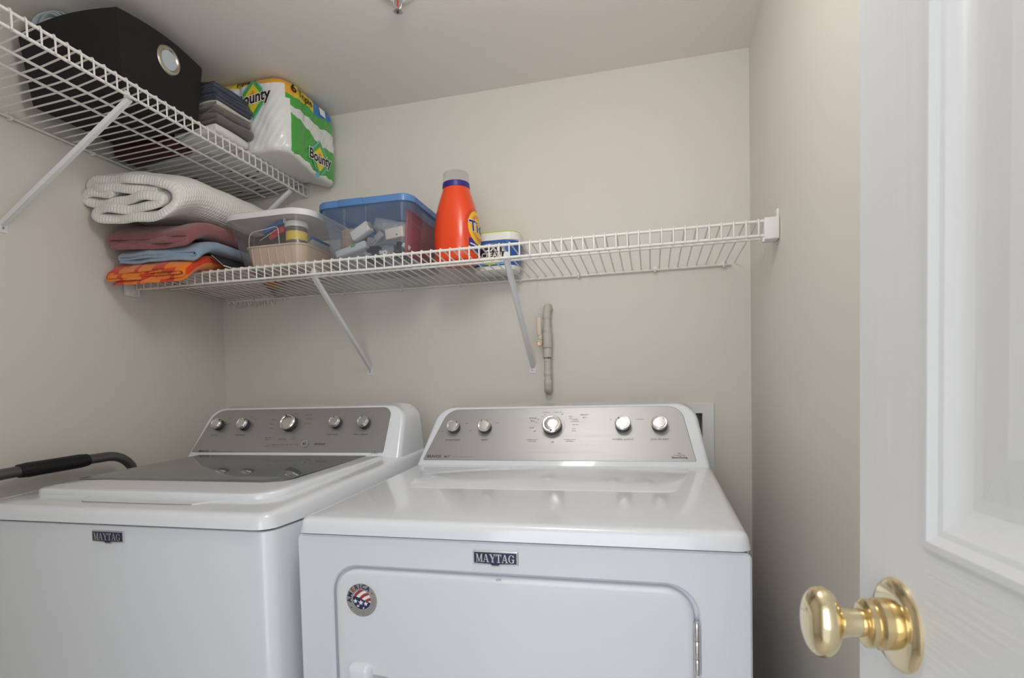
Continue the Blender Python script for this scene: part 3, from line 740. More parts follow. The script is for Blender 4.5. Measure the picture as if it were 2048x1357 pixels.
# hinge knuckles
hg = obj('door_hinge', None, ddr)
for a, bb2 in ((.7465, .7690), (.7697, .7960), (.7967, .8225)):
    lathe('hinge_knuckle', [(.0042, a), (.0046, a+.0008), (.0046, bb2-.0008), (.0042, bb2)], 'chrome', hg, 16, (Vector((1.5293, yf-.002, 0)), Vector((1,0,0)), Vector((0,1,0)), Vector((0,0,1))))
lathe('hinge_pin', [(.003, .82), (.003, .8245), (.001, .8258)], 'chrome', hg, 12, (Vector((1.5293, yf-.002, 0)), Vector((1,0,0)), Vector((0,1,0)), Vector((0,0,1))))
badge(dr, 1.2268, yf, .9025, .074, .0235)
# round flag sticker
st = obj('flag_sticker', None, ddr); st['label'] = 'round silver sticker with a flag and the word AMERICA'
sfr = frame((.9895, yf-.0012, .8195), (1, 0, 0), (0, 0, 1)); R0 = .0296
flat('sticker_disc', [poly(disc(0, 0, R0, 56), sfr, .0003)], 'sticker_silver', st)
flat('sticker_edge', [ringgeo(sfr, 0, 0, R0*.965, R0*1.01, .0004, 56)], 'white_print', st)
V, Fc, mi = [], [], []; NR, NA, r1 = 26, 72, R0*.56
for i in range(NR+1):
    for k in range(NA):
        a = 2*pi*k/NA; V.append(F(sfr, r1*i/NR*math.cos(a)+.0004, r1*i/NR*math.sin(a)+.0006, .0005))
def flagm(x, y):
    x, y = x/r1, y/r1
    if y < .12-.28*(x+.2)-.05*math.sin(3*x):
        for sx, sy, sr in ((-.12, -.30, .30), (.42, -.40, .26), (-.72, -.18, .26), (-.45, -.68, .16), (.18, -.84, .14)):
            dx_, dy_ = x-sx, y-sy; a = math.atan2(dy_, dx_)-pi/2; rr = math.hypot(dx_, dy_)
            q2 = abs(((a/(2*pi/5)) % 1)-.5)*2
            if rr < sr*(.40+.60*(q2**1.6)): return 1
        return 2
    d = math.hypot(x-1.15, y+1.05)
    return 0 if int((d-.1)/.30) % 2 else 1
for i in range(NR):
    for k in range(NA):
        Fc.append((i*NA+k, i*NA+(k+1) % NA, (i+1)*NA+(k+1) % NA, (i+1)*NA+k)); a = 2*pi*(k+.5)/NA; rr = r1*(i+.5)/NR
        mi.append(flagm(rr*math.cos(a), rr*math.sin(a)))
mk('sticker_flag', V, Fc, ['red_print', 'white_print', 'navy'], st, smooth=False, mi=mi)
gs, ge = [], []
for ch, dg in zip('AMERICA', (184, 159, 134.5, 114, 97, 80, 58)):
    a = math.radians(dg); rr = R0*.765
    (ge if ch == 'E' else gs).append(place(textgeo(ch, .0112, offset=.0003), sfr, rr*math.cos(a), rr*math.sin(a), .0006, a-pi/2))
gs += [poly(disc(R0*.80*math.cos(math.radians(d)), R0*.80*math.sin(math.radians(d)), .0011, 12), sfr, .0006) for d in (33, 216)]
flat('sticker_lettering', gs, 'navy', st); flat('sticker_lettering', ge, 'red_print', st)
flat('sticker_small_print', [ringgeo(sfr, 0, 0, R0*q2, R0*(q2+.035), .0006, 12, math.radians(d0), math.radians(d1)) for q2, segs in ((.62, ((232, 268), (272, 300), (304, 340), (344, 368))), (.70, ((228, 250), (254, 286), (290, 330), (336, 372))), (.78, ((238, 262), (266, 312), (318, 350), (354, 376))), (.86, ((268, 300),))) for d0, d1 in segs], 'print_grey', st)
# console
old = ([(x0+.001, -.14), (x1-.001, -.14), (x1-.034, 1), (x0+.046, 1)], [.003, .003, .055, .055])
pld = ([(x0+.024, .050), (x1-.036, .050), (x1-.066, .925), (x0+.074, .925)], [.003, .003, .042, .042])
cfr, L, pn = console(dr, old, pld, -.342, -.262, .990, 1.136, -.16)
Y = lambda z: onp(cfr, 0, z)
for x, z, r, an in ((.9666, 1.0775, .0165, .65), (1.0519, 1.077, .0170, 2.1), (1.2278, 1.0790, .0240, -pi/2), (1.4021, 1.0795, .0185, 2.25), (1.4883, 1.0790, .0185, None)):
    knob(pn, cfr, x, onp(cfr, x, z), r, an)
lettering(pn, cfr, [('temperature', .9666, Y(1.048), .0080), ('signal', 1.0519, Y(1.048), .0080), ('wrinkle control', 1.4021, Y(1.048), .0080), ('push to start', 1.4883, Y(1.048), .0080),
  ('BRAVOS', .922, Y(1.0065), .0105, .0003), ('MCT', .958, Y(1.006), .0078, .0002), ('timed', 1.175, Y(1.1005), .0080), ('dry', 1.175, Y(1.0935), .0080), ('sensor', 1.307, Y(1.1075), .0080), ('dry', 1.307, Y(1.1005), .0080),
  ('off', 1.1825, Y(1.0680), .0065), ('off', 1.2300, Y(1.0415), .0065), ('off', 1.2500, Y(1.1090), .0060), ('touch up', 1.209, Y(1.1145), .0050), ('heavy dry', 1.240, Y(1.1145), .0050), ('40', 1.206, Y(1.108), .0045), ('50', 1.200, Y(1.104), .0045), ('60', 1.189, Y(1.097), .0045), ('30', 1.185, Y(1.0895), .0045),
  ('airfluff', 1.174, Y(1.0765), .0050), ('more', 1.272, Y(1.104), .0050), ('dry', 1.272, Y(1.099), .0050), ('energy', 1.284, Y(1.0965), .0050), ('preferred', 1.284, Y(1.0915), .0050), ('less dry', 1.285, Y(1.0835), .0050), ('cool', 1.282, Y(1.0735), .0050), ('down', 1.282, Y(1.0685), .0050),
  ('wrinkle control', 1.178, Y(1.0475), .0046), ('no wrinkle', 1.178, Y(1.0435), .0046), ('wrinkle control', 1.273, Y(1.0475), .0046), ('by choice', 1.273, Y(1.0435), .0046),
  ('high', .998, Y(1.089), .0048), ('air only', .930, Y(1.070), .0048), ('loud', 1.082, Y(1.090), .0048), ('soft', 1.012, Y(1.071), .0048), ('off', 1.372, Y(1.0945), .0048), ('to choose', 1.441, Y(1.0945), .0048),
  ('SensorDrying', 1.5315, Y(1.0065), .0064, .0002), ('he', 1.5315, Y(1.0155), .0072)])
flat('fine_print', [poly([(.972, Y(1.0052)), (1.03, Y(1.0052)), (1.03, Y(1.0068)), (.972, Y(1.0068))], cfr, .0002), poly([(1.5185, Y(1.0105)), (1.5445, Y(1.0105)), (1.5445, Y(1.0118)), (1.5185, Y(1.0118))], cfr, .0002)], 'print_grey', pn)
flat('dial_ring', [ringgeo(cfr, 1.2278, Y(1.0785), .0305, .0311, .0002, 50, math.radians(-160), math.radians(25))], 'print_red', pn)
flat('dial_ticks', [ringgeo(cfr, 1.4021, Y(1.0790), .0215, .0222, .0002, 20, math.radians(30), math.radians(130))], 'print_dark', pn)

# ------------------------------------------------------------------ step ladder in the gap left of the washer
sl = thing('step_ladder', 'folded step ladder with black foam grip between washer and left wall', 'ladder', (0, 0, 0))
lx = .062
path = [(lx, -.845, .012), (lx, -.842, .90)]
for k in range(7):
    a = pi/2*k/6; path.append((lx, -.842+.07*(1-math.cos(a)), .945+.064*math.sin(a)))
path += [(lx, -.717, 1.0125), (lx, -.5662, 1.0195)]
for k in range(7):
    a = pi/2*k/6; path.append((lx, -.505+.075*math.sin(a), .956+.066*math.cos(a)))
path += [(lx, -.428, .90), (lx, -.425, .012)]
tube('frame_tube', path, .0125, 'steel_tube', sl, 14)
gp2 = [(lx, -.722+.160*k/8, 1.0123+.0073*k/8) for k in range(9)]
tube('foam_grip', gp2, [.0155, .0175]+[.0172]*5+[.0175, .0155], 'foam_black', sl, 18)
for z in (.32, .60): box('step', (lx-.035, -.83, z), (lx-.012, -.44, z+.16), 'ladder_white', sl, .006)
for y in (-.845, -.425): box('ladder_foot', (lx-.018, y-.018, 0), (lx+.018, y+.018, .03), 'black_plastic', sl, .004)

# ------------------------------------------------------------------ cloth helpers
def catmull(P, n=6):
    P = [Vector(p) for p in P]; out = []
    for i in range(len(P)-1):
        p0, p1, p2, p3 = P[max(i-1, 0)], P[i], P[i+1], P[min(i+2, len(P)-1)]
        for k in range(n):
            t = k/n; out.append(.5*((2*p1)+(p2-p0)*t+(2*p0-5*p1+4*p2-p3)*t*t+(3*p1-p0-3*p2+p3)*t**3))
    out.append(P[-1].copy()); return out
def spiral(xl, xr, zb, zt, pitch, turns, seg=7, start=0):
    """flattened roll: rounded loops winding inward; starts at the lower left and runs right"""
    out = []; n = int(turns*4*seg); w, h = xr-xl, zt-zb
    for i in range(n+1):
        t = start+i/(4*seg); d = pitch*t; Hh = max(h/2-d, .0015); Lh = max(w/2-d-Hh, .004); k = t % 1; cx, cz = (xl+xr)/2, (zb+zt)/2
        if k < .25: q = k*4; p = (cx-Lh+2*Lh*q, cz-Hh)
        elif k < .5: a = -pi/2+pi*(k-.25)*4; p = (cx+Lh+Hh*math.cos(a), cz+Hh*math.sin(a))
        elif k < .75: q = (k-.5)*4; p = (cx+Lh-2*Lh*q, cz+Hh)
        else: a = pi/2+pi*(k-.75)*4; p = (cx-Lh+Hh*math.cos(a), cz+Hh*math.sin(a))
        out.append(p)
    return out
def ribbon(path, thick, a0, a1, m, name, parent=None, axis='y', shift=None, na=14, wob=.0015, seed=0):
    """thick cloth following a path in the plane across the axis, swept along the axis a0..a1"""
    rnd = random.Random(seed); P = [Vector(p) for p in path]; n = len(P); nr = []; L = [0]
    for i in range(n):
        t = P[min(i+1, n-1)]-P[max(i-1, 0)]; t.normalize(); nr.append(Vector((-t.y, t.x)))
        if i: L.append(L[-1]+(P[i]-P[i-1]).length)
    ph = [rnd.uniform(0, 6.28) for _ in range(6)]
    secs = [(a0, .35), (a0+.0015*(1 if a1 > a0 else -1), .78), (a0+.004*(1 if a1 > a0 else -1), 1)]
    for k in range(1, na): secs.append((a0+(a1-a0)*k/na, 1))
    secs += [(a1-.002*(1 if a1 > a0 else -1), .8), (a1, .4)]
    V, Fc, UV = [], [], []
    ring = 2*n
    for a, s in secs:
        for side in (1, -1):
            for i in (range(n) if side == 1 else range(n-1, -1, -1)):
                e = .55 if i in (0, n-1) else 1
                p = P[i]+nr[i]*(side*thick/2*s*e)
                wv = wob*(math.sin(a*23+ph[0]+L[i]*9)+.6*math.sin(a*51+ph[1]+L[i]*31)+.5*math.sin(L[i]*70+ph[2]))
                dx_, dz_ = shift(p.x, a) if shift else (0, 0)
                ae = a+.0045*math.sin(L[i]*26+ph[3])+.003*math.sin(L[i]*61+ph[4])
                q = (p.x+dx_+nr[i].x*wv, p.y+dz_+nr[i].y*wv)
                V.append((q[0], ae, q[1]) if axis == 'y' else (ae, q[0], q[1])); UV.append((L[i], a))
    for k in range(len(secs)-1):
        for i in range(ring): Fc.append((k*ring+i, k*ring+(i+1) % ring, (k+1)*ring+(i+1) % ring, (k+1)*ring+i))
    for k in (0, len(secs)-1):
        o = k*ring
        for i in range(n-1): Fc.append((o+i, o+i+1, o+ring-2-i, o+ring-1-i))
    return mk(name, V, Fc, m, parent, ang=75, uv=UV)

# ------------------------------------------------------------------ towels at the left end of the lower shelf
def droop(amt, slope=0):
    def f(x, y):
        t = max(0, -.345-y)/.095
        return (0, -amt*t*t+slope*(x-.14))
    return f
DK = ZT+.0075
o = ribbon(spiral(.010, .282, DK+.006, DK+.045, .0086, 2.30), .0084, -.445, -.055, 'orange_stripe', 'folded_towel', shift=droop(.046, -.02), seed=1)
tag(o, 'folded orange towel with darker orange stripes at the bottom of the stack', 'towel', 'folded linens on the lower shelf')
o = ribbon(spiral(.036, .300, DK+.0565, DK+.081, .0085, 1.42), .0108, -.432, -.06, 'blue_terry', 'folded_towel', shift=droop(.050, -.03), seed=2)
tag(o, 'folded light blue terry towel above the orange striped towel', 'towel', 'folded linens on the lower shelf')
o = ribbon(spiral(.014, .296, DK+.0965, DK+.1335, .0125, 1.43), .0160, -.440, -.06, 'rose_terry', 'folded_towel', shift=droop(.045, -.05), seed=3)
tag(o, 'folded dusty rose terry towel under the white waffle blanket', 'towel', 'folded linens on the lower shelf')
zb = DK+.145
path = [(.075, zb+.058), (.14, zb+.066), (.205, zb+.070), (.226, zb+.062), (.222, zb+.042), (.19, zb+.037), (.12, zb+.044), (.055, zb+.046), (.030, zb+.032), (.045, zb+.014), (.10, zb+.012), (.18, zb+.010), (.24, zb+.012), (.276, zb+.030), (.290, zb+.062), (.282, zb+.095), (.250, zb+.112), (.19, zb+.121), (.12, zb+.133), (.05, zb+.143), (.018, zb+.136), (.010, zb+.124), (.03, zb+.113), (.10, zb+.104), (.17, zb+.100), (.235, zb+.090)]
path2 = [(.165, zb+.092), (.09, zb+.094), (.02, zb+.096), (.0, zb+.086), (.012, zb+.072)]
path = [(.235, zb+.0885), (.18, zb+.094), (.09, zb+.107), (.035, zb+.114), (.012, zb+.126), (.030, zb+.141), (.10, zb+.137), (.18, zb+.124), (.245, zb+.110), (.281, zb+.092), (.291, zb+.060), (.278, zb+.030), (.24, zb+.012), (.16, zb+.011), (.09, zb+.013), (.044, zb+.022), (.034, zb+.038), (.062, zb+.050), (.13, zb+.044), (.20, zb+.044), (.240, zb+.052), (.246, zb+.066), (.215, zb+.073), (.14, zb+.069), (.06, zb+.070), (.014, zb+.076), (.008, zb+.090), (.030, zb+.100), (.10, zb+.089)]
path = [(a, zb+(c-zb)*.85) for a, c in path]
o = ribbon(catmull(path, 5), .0235, -.488, -.055, 'waffle', 'folded_blanket', shift=lambda x, y: (.0, -.040*(max(0, -.345-y)/.14)**2-.02*(x-.15)*(1 if y < -.2 else 1)+.0), seed=4, wob=.002)
tag(o, 'folded white waffle-weave blanket on top of the towel stack', 'blanket', 'folded linens on the lower shelf')

# pink fringed cloth lying on the wires under the towels and the box
V, Fc, UV = [], [], []; nx, ny = 26, 16
def dk_l(y): return ZK+.0072+(ZT+.0052-ZK-.005)*(-y-.004)/(.3516)
pk = thing('fringed_cloth', 'pink checked cloth with white fringe lying on the shelf wires', 'cloth')
for s in (0, 1):
    for j in range(ny+1):
        for i in range(nx+1):
            u, v = i/nx, j/ny; y = -.338+.325*v; xl = .105-.085*v; x = xl+(.385-.165*v-xl)*u
            z = dk_l(y)+.0012+.0007*math.sin(x*60+y*20)-(.004*(1-u)*v if 0 else 0)
            V.append((x, y, z+(.0016 if s else 0))); UV.append((x, y))
n1 = (nx+1)*(ny+1)
for j in range(ny):
    for i in range(nx):
        a = j*(nx+1)+i; q = (a, a+1, a+nx+2, a+nx+1); Fc.append(q); Fc.append(tuple(k+n1 for k in q[::-1]))
bd = [i for i in range(nx+1)]+[j*(nx+1)+nx for j in range(1, ny+1)]+[ny*(nx+1)+i for i in range(nx-1, -1, -1)]+[j*(nx+1) for j in range(ny-1, 0, -1)]
for k in range(len(bd)): a, bb2 = bd[k], bd[(k+1) % len(bd)]; Fc.append((a, bb2, bb2+n1, a+n1))
mk('cloth_sheet', V, Fc, 'pink_check', pk, uv=UV)
gs = []; rnd = random.Random(5)
for k in range(46):
    x = .022+.195*k/45+rnd.uniform(-.003, .003); z = dk_l(-.012)+.002; l = rnd.uniform(.018, .036)
    gs.append(tubegeo([(x, -.016, z), (x+rnd.uniform(-.003, .003), -.0105, z-.001), (x+rnd.uniform(-.006, .006), -.0045, z-l*.4-.004), (x+rnd.uniform(-.008, .008), -.0035, z-l)], [.0026, .0032, .003, .0016], 5))
V, Fc = merge(gs); o = mk('fringe', V, Fc, 'fringe', pk); o['kind'] = 'stuff'

# thin black-covered booklet wedged between the blue and orange towels and the white-lidded box
bk = thing('booklet', 'thin black-covered booklet wedged beside the white-lidded box', 'booklet')
def slab(name, prof, th, y0, y1, m, parent):
    P = catmull(prof, 4); V, Fc = loft([[(p.x, y0, p.y), (p.x, y1, p.y), (p.x, y1, p.y+th), (p.x, y0, p.y+th)] for p in P]); return mk(name, V, Fc, m, parent, ang=30)
pf = [(.3345, DK+.0545), (.342, DK+.040), (.350, DK+.022), (.3585, DK+.004)]
pf = [(.2905, DK+.0335), (.3040, DK+.0225), (.3175, DK+.0110), (.3300, DK+.0005)]
slab('cover', pf, .0016, -.366, -.12, 'black_plastic', bk)
slab('pages', [(a, bb2+.0017) for a, bb2 in pf], .0030, -.3645, -.122, 'paper_edge', bk)
slab('cover', [(a, bb2+.0048) for a, bb2 in pf], .0016, -.366, -.12, 'black_plastic', bk)

# ------------------------------------------------------------------ storage boxes
def storage(name, label, bot, top, zb, zt, rb, rt, m, lidm, lidz, notch, group):
    t = thing(name, label, 'storage box', (0, 0, 0), group)
    def rr(f, d=0): 
        r0 = [bot[i]+(top[i]-bot[i])*f for i in range(4)]; return inset(rrect(*r0, rb+(rt-rb)*f, 8), d)
    fs = [(0, zb+.004, .006), (0, zb, .010)]
    rings = [[(p.x, p.y, zb) for p in rr(0, .012)], [(p.x, p.y, zb+.002) for p in rr(0, .003)], [(p.x, p.y, zb+.008) for p in rr(.02)], [(p.x, p.y, zb+(zt-zb)*.62) for p in rr(.60)], [(p.x, p.y, zb+(zt-zb)*.63) for p in rr(.63, -.003)], [(p.x, p.y, zt) for p in rr(1, -.003)]]
    V, Fc = loft(rings, True, False); mk('body', V, Fc, m, t, ang=40)
    x0, x1, y0, y1 = top; e = .010
    lo = rrect(x0-e, x1+e, y0-e, y1+e, rt+e, 8)
    rings = [[(p.x, p.y, zt-.006) for p in inset(lo, .003)], [(p.x, p.y, zt-.006) for p in lo], [(p.x, p.y, lidz-.003) for p in inset(lo, .001)], [(p.x, p.y, lidz) for p in inset(lo, .004)], [(p.x, p.y, lidz) for p in inset(lo, .012)], [(p.x, p.y, lidz-.006) for p in inset(lo, .016)]]
    V, Fc = loft(rings, False, True); ld = mk('lid', V, Fc, lidm, t, ang=35)
    if notch:
        for a, bb2 in notch: box('lid_latch', (a, y0-e-.0035, zt-.007), (bb2, y0-e+.004, lidz-.001), lidm, ld, .0015)
    return t
sb = storage('storage_box', 'clear storage box with white lid holding a tan basket', (.340, .548, -.318, -.115), (.299, .568, -.334, -.095), DK, 1.672, .04, .055, 'clear_box', 'box_lid_white', 1.684, None, 'clear storage boxes')
sb2 = storage('storage_box', 'clear storage box with blue lid full of electrical odds and ends', (.618, .850, -.300, -.060), (.598, .862, -.312, -.040), DK, 1.682, .022, .028, 'clear_box_blue', 'lid_blue', 1.6945, [(.665, .735)], 'clear storage boxes')
for x in (.672, .676, .738): box('rib', (x, -.3145, DK+.07), (x+.0015, -.3125, 1.672), 'clear_box', sb2)
# contents of the white-lidded box
bz = DK+.004
bs = thing('plastic_basket', 'tan ribbed plastic basket inside the white-lidded clear box', 'basket')
b0, b1 = rrect(.362, .530, -.300, -.135, .025, 7), rrect(.350, .540, -.309, -.125, .030, 7)
rings = [[(p.x, p.y, bz) for p in b0], [(p.x, p.y, bz+.056) for p in b1], [(p.x, p.y, bz+.057) for p in inset(b1, -.004)], [(p.x, p.y, bz+.061) for p in inset(b1, -.004)], [(p.x, p.y, bz+.061) for p in inset(b1, .002)], [(p.x, p.y, bz+.004) for p in inset(b0, .002)]]
V, Fc = loft(rings, True, True); mk('basket_body', V, Fc, 'tan_plastic', bs, ang=35)
for k in range(6):
    x = .378+.026*k; V, Fc = loft([[(x-.0022, yy-.001, z), (x, yy-.0035, z), (x+.0022, yy-.001, z), (x, yy+.002, z)] for yy, z in ((-.300, bz+.002), (-.3085, bz+.054))]); mk('rib', V, Fc, 'tan_plastic', bs)
jr = thing('jar', 'dark jar with white lid and yellow label in the tan basket', 'jar', (.497, -.270, bz+.006))
lathe('jar_body', [(.026, 0), (.029, .004), (.029, .100), (.027, .108)], 'jar_dark', jr, 28)
lathe('jar_label', [(.0293, .068), (.0295, .0685), (.0295, .092), (.0293, .0925)], 'yellow_label', jr, 28)
lathe('jar_lid', [(.0305, .106), (.0315, .108), (.0315, .119), (.030, .121), (.002, .121)], 'lid_white', jr, 28)
def rotbox(name, c, d, rot, m, label=None, cat=None, bev=.003, parent=None, group=None):
    from mathutils import Euler
    mt = Matrix.Translation(Vector(c)) @ Euler([math.radians(a) for a in rot]).to_matrix().to_4x4()
    o = box(name, (-d[0]/2, -d[1]/2, -d[2]/2), (d[0]/2, d[1]/2, d[2]/2), m, parent, bev, 2, mt)
    if label: tag(o, label, cat, group)
    return o
t = thing('tool_packet', 'red and blue packet of small tools leaning in the tan basket', 'packet', (.432, -.276, bz+.112))
rotbox('packet_card', (.010, .034, .012), (.100, .004, .052), (-8, -12, 0), 'red_plastic', parent=t, bev=.001)
rotbox('blue_tool', (-.014, -.001, .006), (.052, .012, .016), (0, -20, 0), 'blue_plastic', parent=t)
rotbox('blue_tool', (.018, -.001, .019), (.020, .012, .014), (0, -12, 0), 'blue_plastic', parent=t)
rotbox('white_tip', (.034, -.002, .026), (.006, .008, .020), (0, 4, 0), 'lid_white', parent=t, bev=.001)
rotbox('red_handle', (.016, -.004, -.006), (.036, .012, .018), (0, -15, 0), 'red_plastic', parent=t)
rotbox('red_handle', (-.004, -.004, -.018), (.026, .010, .014), (0, -25, 0), 'red_plastic', parent=t)
o = rotbox('tool_pouch', (.410, -.262, bz+.075), (.108, .012, .062), (-4, -4, 0), 'black_plastic', 'flat black pouch in the tan basket below the red packet', 'pouch')
pth = [(.362, -.300, bz+.050), (.366, -.304, bz+.085), (.378, -.304, bz+.102), (.42, -.303, bz+.108), (.452, -.303, bz+.112), (.461, -.303, bz+.10), (.463, -.302, bz+.05)]
tag(tube('wire_hook', catmull(pth, 4), .0010, 'lid_white', None, 6), 'thin white wire loop standing in front of the black pouch', 'wire')
tag(tube('twist_tie', [(.400, -.3035, bz+.078), (.425, -.3045, bz+.088), (.455, -.3035, bz+.104)], .0009, 'cream_plastic', None, 6), 'cream twist tie lying across the red tool packet', 'twist tie')
t = thing('zip_bag', 'clear zip bag with blue seal standing behind the jar', 'bag', (.517, -.185, bz+.006))
V, Fc = loft([[(x*w2, y, z) for x, y in ((-.012, -.045), (.010, -.045), (.014, 0), (.010, .045), (-.012, .045), (-.014, 0))] for z, w2 in ((0, .7), (.03, 1), (.06, .9), (.085, .3))]); mk('bag_body', V, Fc, 'bag_plastic', t, ang=70)
box('bag_seal', (-.003, -.046, .083), (.003, .046, .093), 'blue_plastic', t, .001)
# contents of the blue-lidded box
def coil(name, c, r, n, rt, m, label, cat):
    pth = []
    for k in range(n*20+1):
        a = 2*pi*k/20; pth.append((c[0]+(r+.0016*math.sin(k*.7))*math.cos(a), c[1]+(r*.55)*math.sin(a), c[2]+.0052*k/20))
    return tag(tube(name, pth, rt, m, None, 6), label, cat)
coil('cable_coil', (.660, -.240, bz+.050), .036, 9, .0034, 'cord_tan', 'coil of tan cable standing at the left in the blue-lidded box', 'cable')
t = thing('power_adapter', 'white block power adapter lying in the blue-lidded box', 'adapter', (.706, -.276, bz+.082), rot=(0, math.radians(-24), math.radians(-8)))
box('adapter_body', (-.032, -.013, -.014), (.030, .013, .014), 'white_plastic', t, .004)
lathe('adapter_socket', [(.009, 0), (.009, .004), (.006, .0045)], 'grey_plastic', t, 16, frame((.0295, -.002, .001), (0, 1, 0), (0, 0, 1)))
t = thing('network_device', 'large white rounded gadget tilted against the back of the blue-lidded box', 'gadget', (.765, -.195, bz+.110), rot=(math.radians(-8), math.radians(16), 0))
box('device_shell', (-.062, -.02, -.020), (.058, .02, .018), 'white_plastic', t, .013, 4)
for k in range(2): lathe('device_foot', [(.008, 0), (.007, .003)], 'lid_white', t, 14, frame((-.02+.035*k, -.02, -.004), (1, 0, 0), (0, 0, 1)))
t = thing('outlet_plate', 'cream outlet box at the right in the blue-lidded box', 'outlet', (.802, -.272, bz+.070), rot=(0, math.radians(-6), 0))
box('plate', (-.026, -.008, -.014), (.026, .008, .014), 'cream_plastic', t, .002)
lathe('outlet_hole', [(.0022, 0), (.0022, .0006)], 'knob_dark', t, 10, frame((.008, -.0081, -.007), (1, 0, 0), (0, 0, 1)))
t = thing('grey_plug', 'small grey plug with two prongs between adapter and outlet', 'plug', (.762, -.283, bz+.062), rot=(0, math.radians(-40), 0))
box('plug_body', (-.013, -.009, -.009), (.013, .009, .009), 'grey_plastic', t, .003)
for s in (-1, 1): box('prong', (-.028, -.001, s*.004-.001), (-.012, .001, s*.004+.001), 'chrome', t)
t = thing('blister_pack', 'clear blister pack with green tab at the lower left of the blue-lidded box', 'packet', (.672, -.272, bz+.036), rot=(0, math.radians(-14), 0))
box('blister', (-.048, -.012, -.010), (.048, .012, .010), 'bag_plastic', t, .004); box('green_tab', (.004, -.0135, .002), (.018, -.0115, .009), 'green_plastic', t, .001)
for k, (x, z, rx) in enumerate(((.716, .014, 20), (.738, .012, -30), (.758, .018, 10), (.778, .012, 40), (.806, .016, -15), (.826, .030, 25))):
    rotbox('small_connector', (x, -.268+.006*(k % 3), bz+z+.006), (.024, .011, .012), (0, rx, 10*k), ('grey_plastic', 'black_plastic', 'bag_plastic')[k % 3], ('grey connector at the bottom left of the blue-lidded box', 'black connector lying below the white adapter', 'clear connector below the grey plug', 'grey connector below the cream outlet box', 'black connector near the right wall of the blue-lidded box', 'clear connector above the black one by the red folder')[k], 'connector', .002, group='loose connectors in the blue-lidded box')
o = tube('plastic_ring', [(.782+.005*math.cos(a*pi/6), -.297, bz+.013+.005*math.sin(a*pi/6)) for a in range(12)], .0022, 'lid_white', None, 8, True); tag(o, 'small white ring at the bottom front of the blue-lidded box', 'ring')
o = rotbox('red_folder', (.832, -.165, bz+.075), (.006, .20, .12), (0, 4, 0), 'dull_red', 'red folder standing against the right wall of the blue-lidded box', 'folder', .001)
for k in range(3):
    o = rotbox('dark_device', (.722+.043*k, -.226, bz+.026+.002*k), (.038, .05, .046), (0, 4*k, 3*k), ('black_plastic', 'grey_plastic', 'black_plastic')[k], ('black gadget under the coil side of the white gadget', 'grey gadget in the middle under the white gadget', 'black gadget by the red folder under the white gadget')[k], 'gadget', .005)

# ------------------------------------------------------------------ detergent bottle
bt = thing('detergent_bottle', 'orange detergent bottle with clear cap on the wire shelf', 'bottle', (.949, -.182, ZT+.0058), rot=(0, 0, math.radians(-4)))
bt.scale = (1, 1, .90)
A, B = .056, .062     # half sizes along y and x
prof = [(0, .86), (.003, .93), (.010, .97), (.03, .995), (.07, 1.02), (.10, 1.0), (.13, .955), (.155, .90), (.180, .82), (.200, .73), (.215, .66), (.224, .62), (.230, .60)]
def pr(h):
    for (h0, s0), (h1, s1) in zip(prof, prof[1:]):
        if h <= h1: return s0+(s1-s0)*(h-h0)/(h1-h0)
    return prof[-1][1]
def bsurf(a, h, off=0):
    s = pr(h); e = max(0, 1-max(0, h-.15)/.08); c, sn = math.cos(a), math.sin(a); pw = 1-.18*e
    x = math.copysign(abs(c)**pw, c)*B*s; y = math.copysign(abs(sn)**pw, sn)*(A*s*e+B*s*(1-e)*.98)
    # flattened label side towards +x
    q = Vector((x, y, h)); r = math.hypot(x, y) or 1; return q+Vector((x/r, y/r, 0))*off
rings = [[bsurf(2*pi*k/48, h) for k in range(48)] for h, s in prof]
V, Fc = loft(rings); mk('bottle_body', V, Fc, 'bottle_orange', bt, ang=50)
lathe('collar', [(.0375, .229), (.0385, .232), (.0375, .246), (.0365, .247)], 'tide_purple', bt, 36)
lathe('spout', [(.0085, .244), (.0085, .258), (.007, .260)], 'tide_purple', bt, 16)
cap = [(.0365, .246), (.0355, .275), (.034, .2775), (.001, .2785)]
V, Fc = lathegeo(cap, 36); Fc = [f for f in Fc if len(f) < 30]; mk('clear_cap', V, Fc, 'clear_cap', bt)
LA = math.radians(2)     # the label side points a little toward the doorway
def conf(g, u0, v0, off, k=1):
    """wrap flat geometry (u across, v up) on the bottle around angle LA"""
    return [bsurf(LA+(p[0]+u0)/.060, v0+p[1], off) for p in g[0]], g[1]
def cpoly(pts, n=1): return (pts, [tuple(range(len(pts)))])
def cdisc(r, ry, rings_=8, seg=40):
    V = [(0, 0)]; Fc = []
    for i in range(1, rings_+1):
        for k in range(seg): a = 2*pi*k/seg; V.append((r*i/rings_*math.cos(a), ry*i/rings_*math.sin(a)))
    for k in range(seg): Fc.append((0, 1+k, 1+(k+1) % seg))
    for i in range(rings_-1):
        for k in range(seg): Fc.append((1+i*seg+k, 1+(i)*seg+(k+1) % seg, 1+(i+1)*seg+(k+1) % seg, 1+(i+1)*seg+k))
    return V, Fc
hz = .098
flat('label_ring', [conf(cdisc(.062, .078), 0, hz-.012, .0003)], 'bottle_orange_dark', bt)
def qband(v0, v1, u0, u1, n=14): 
    V = []; Fc = []
    for i in range(n+1): u = u0+(u1-u0)*i/n; V += [(u, v0-.010*(1-(u/.06)**2)), (u, v1-.010*(1-(u/.06)**2))]
    for i in range(n): Fc.append((2*i, 2*i+2, 2*i+3, 2*i+1))
    return V, Fc
flat('label_band', [conf(qband(-.062, -.026, -.044, .044), 0, hz, .0006)], 'tide_purple', bt)
flat('label_band_line', [conf(qband(-.044, -.040, -.040, .040), 0, hz, .0008)], 'ink_white', bt)
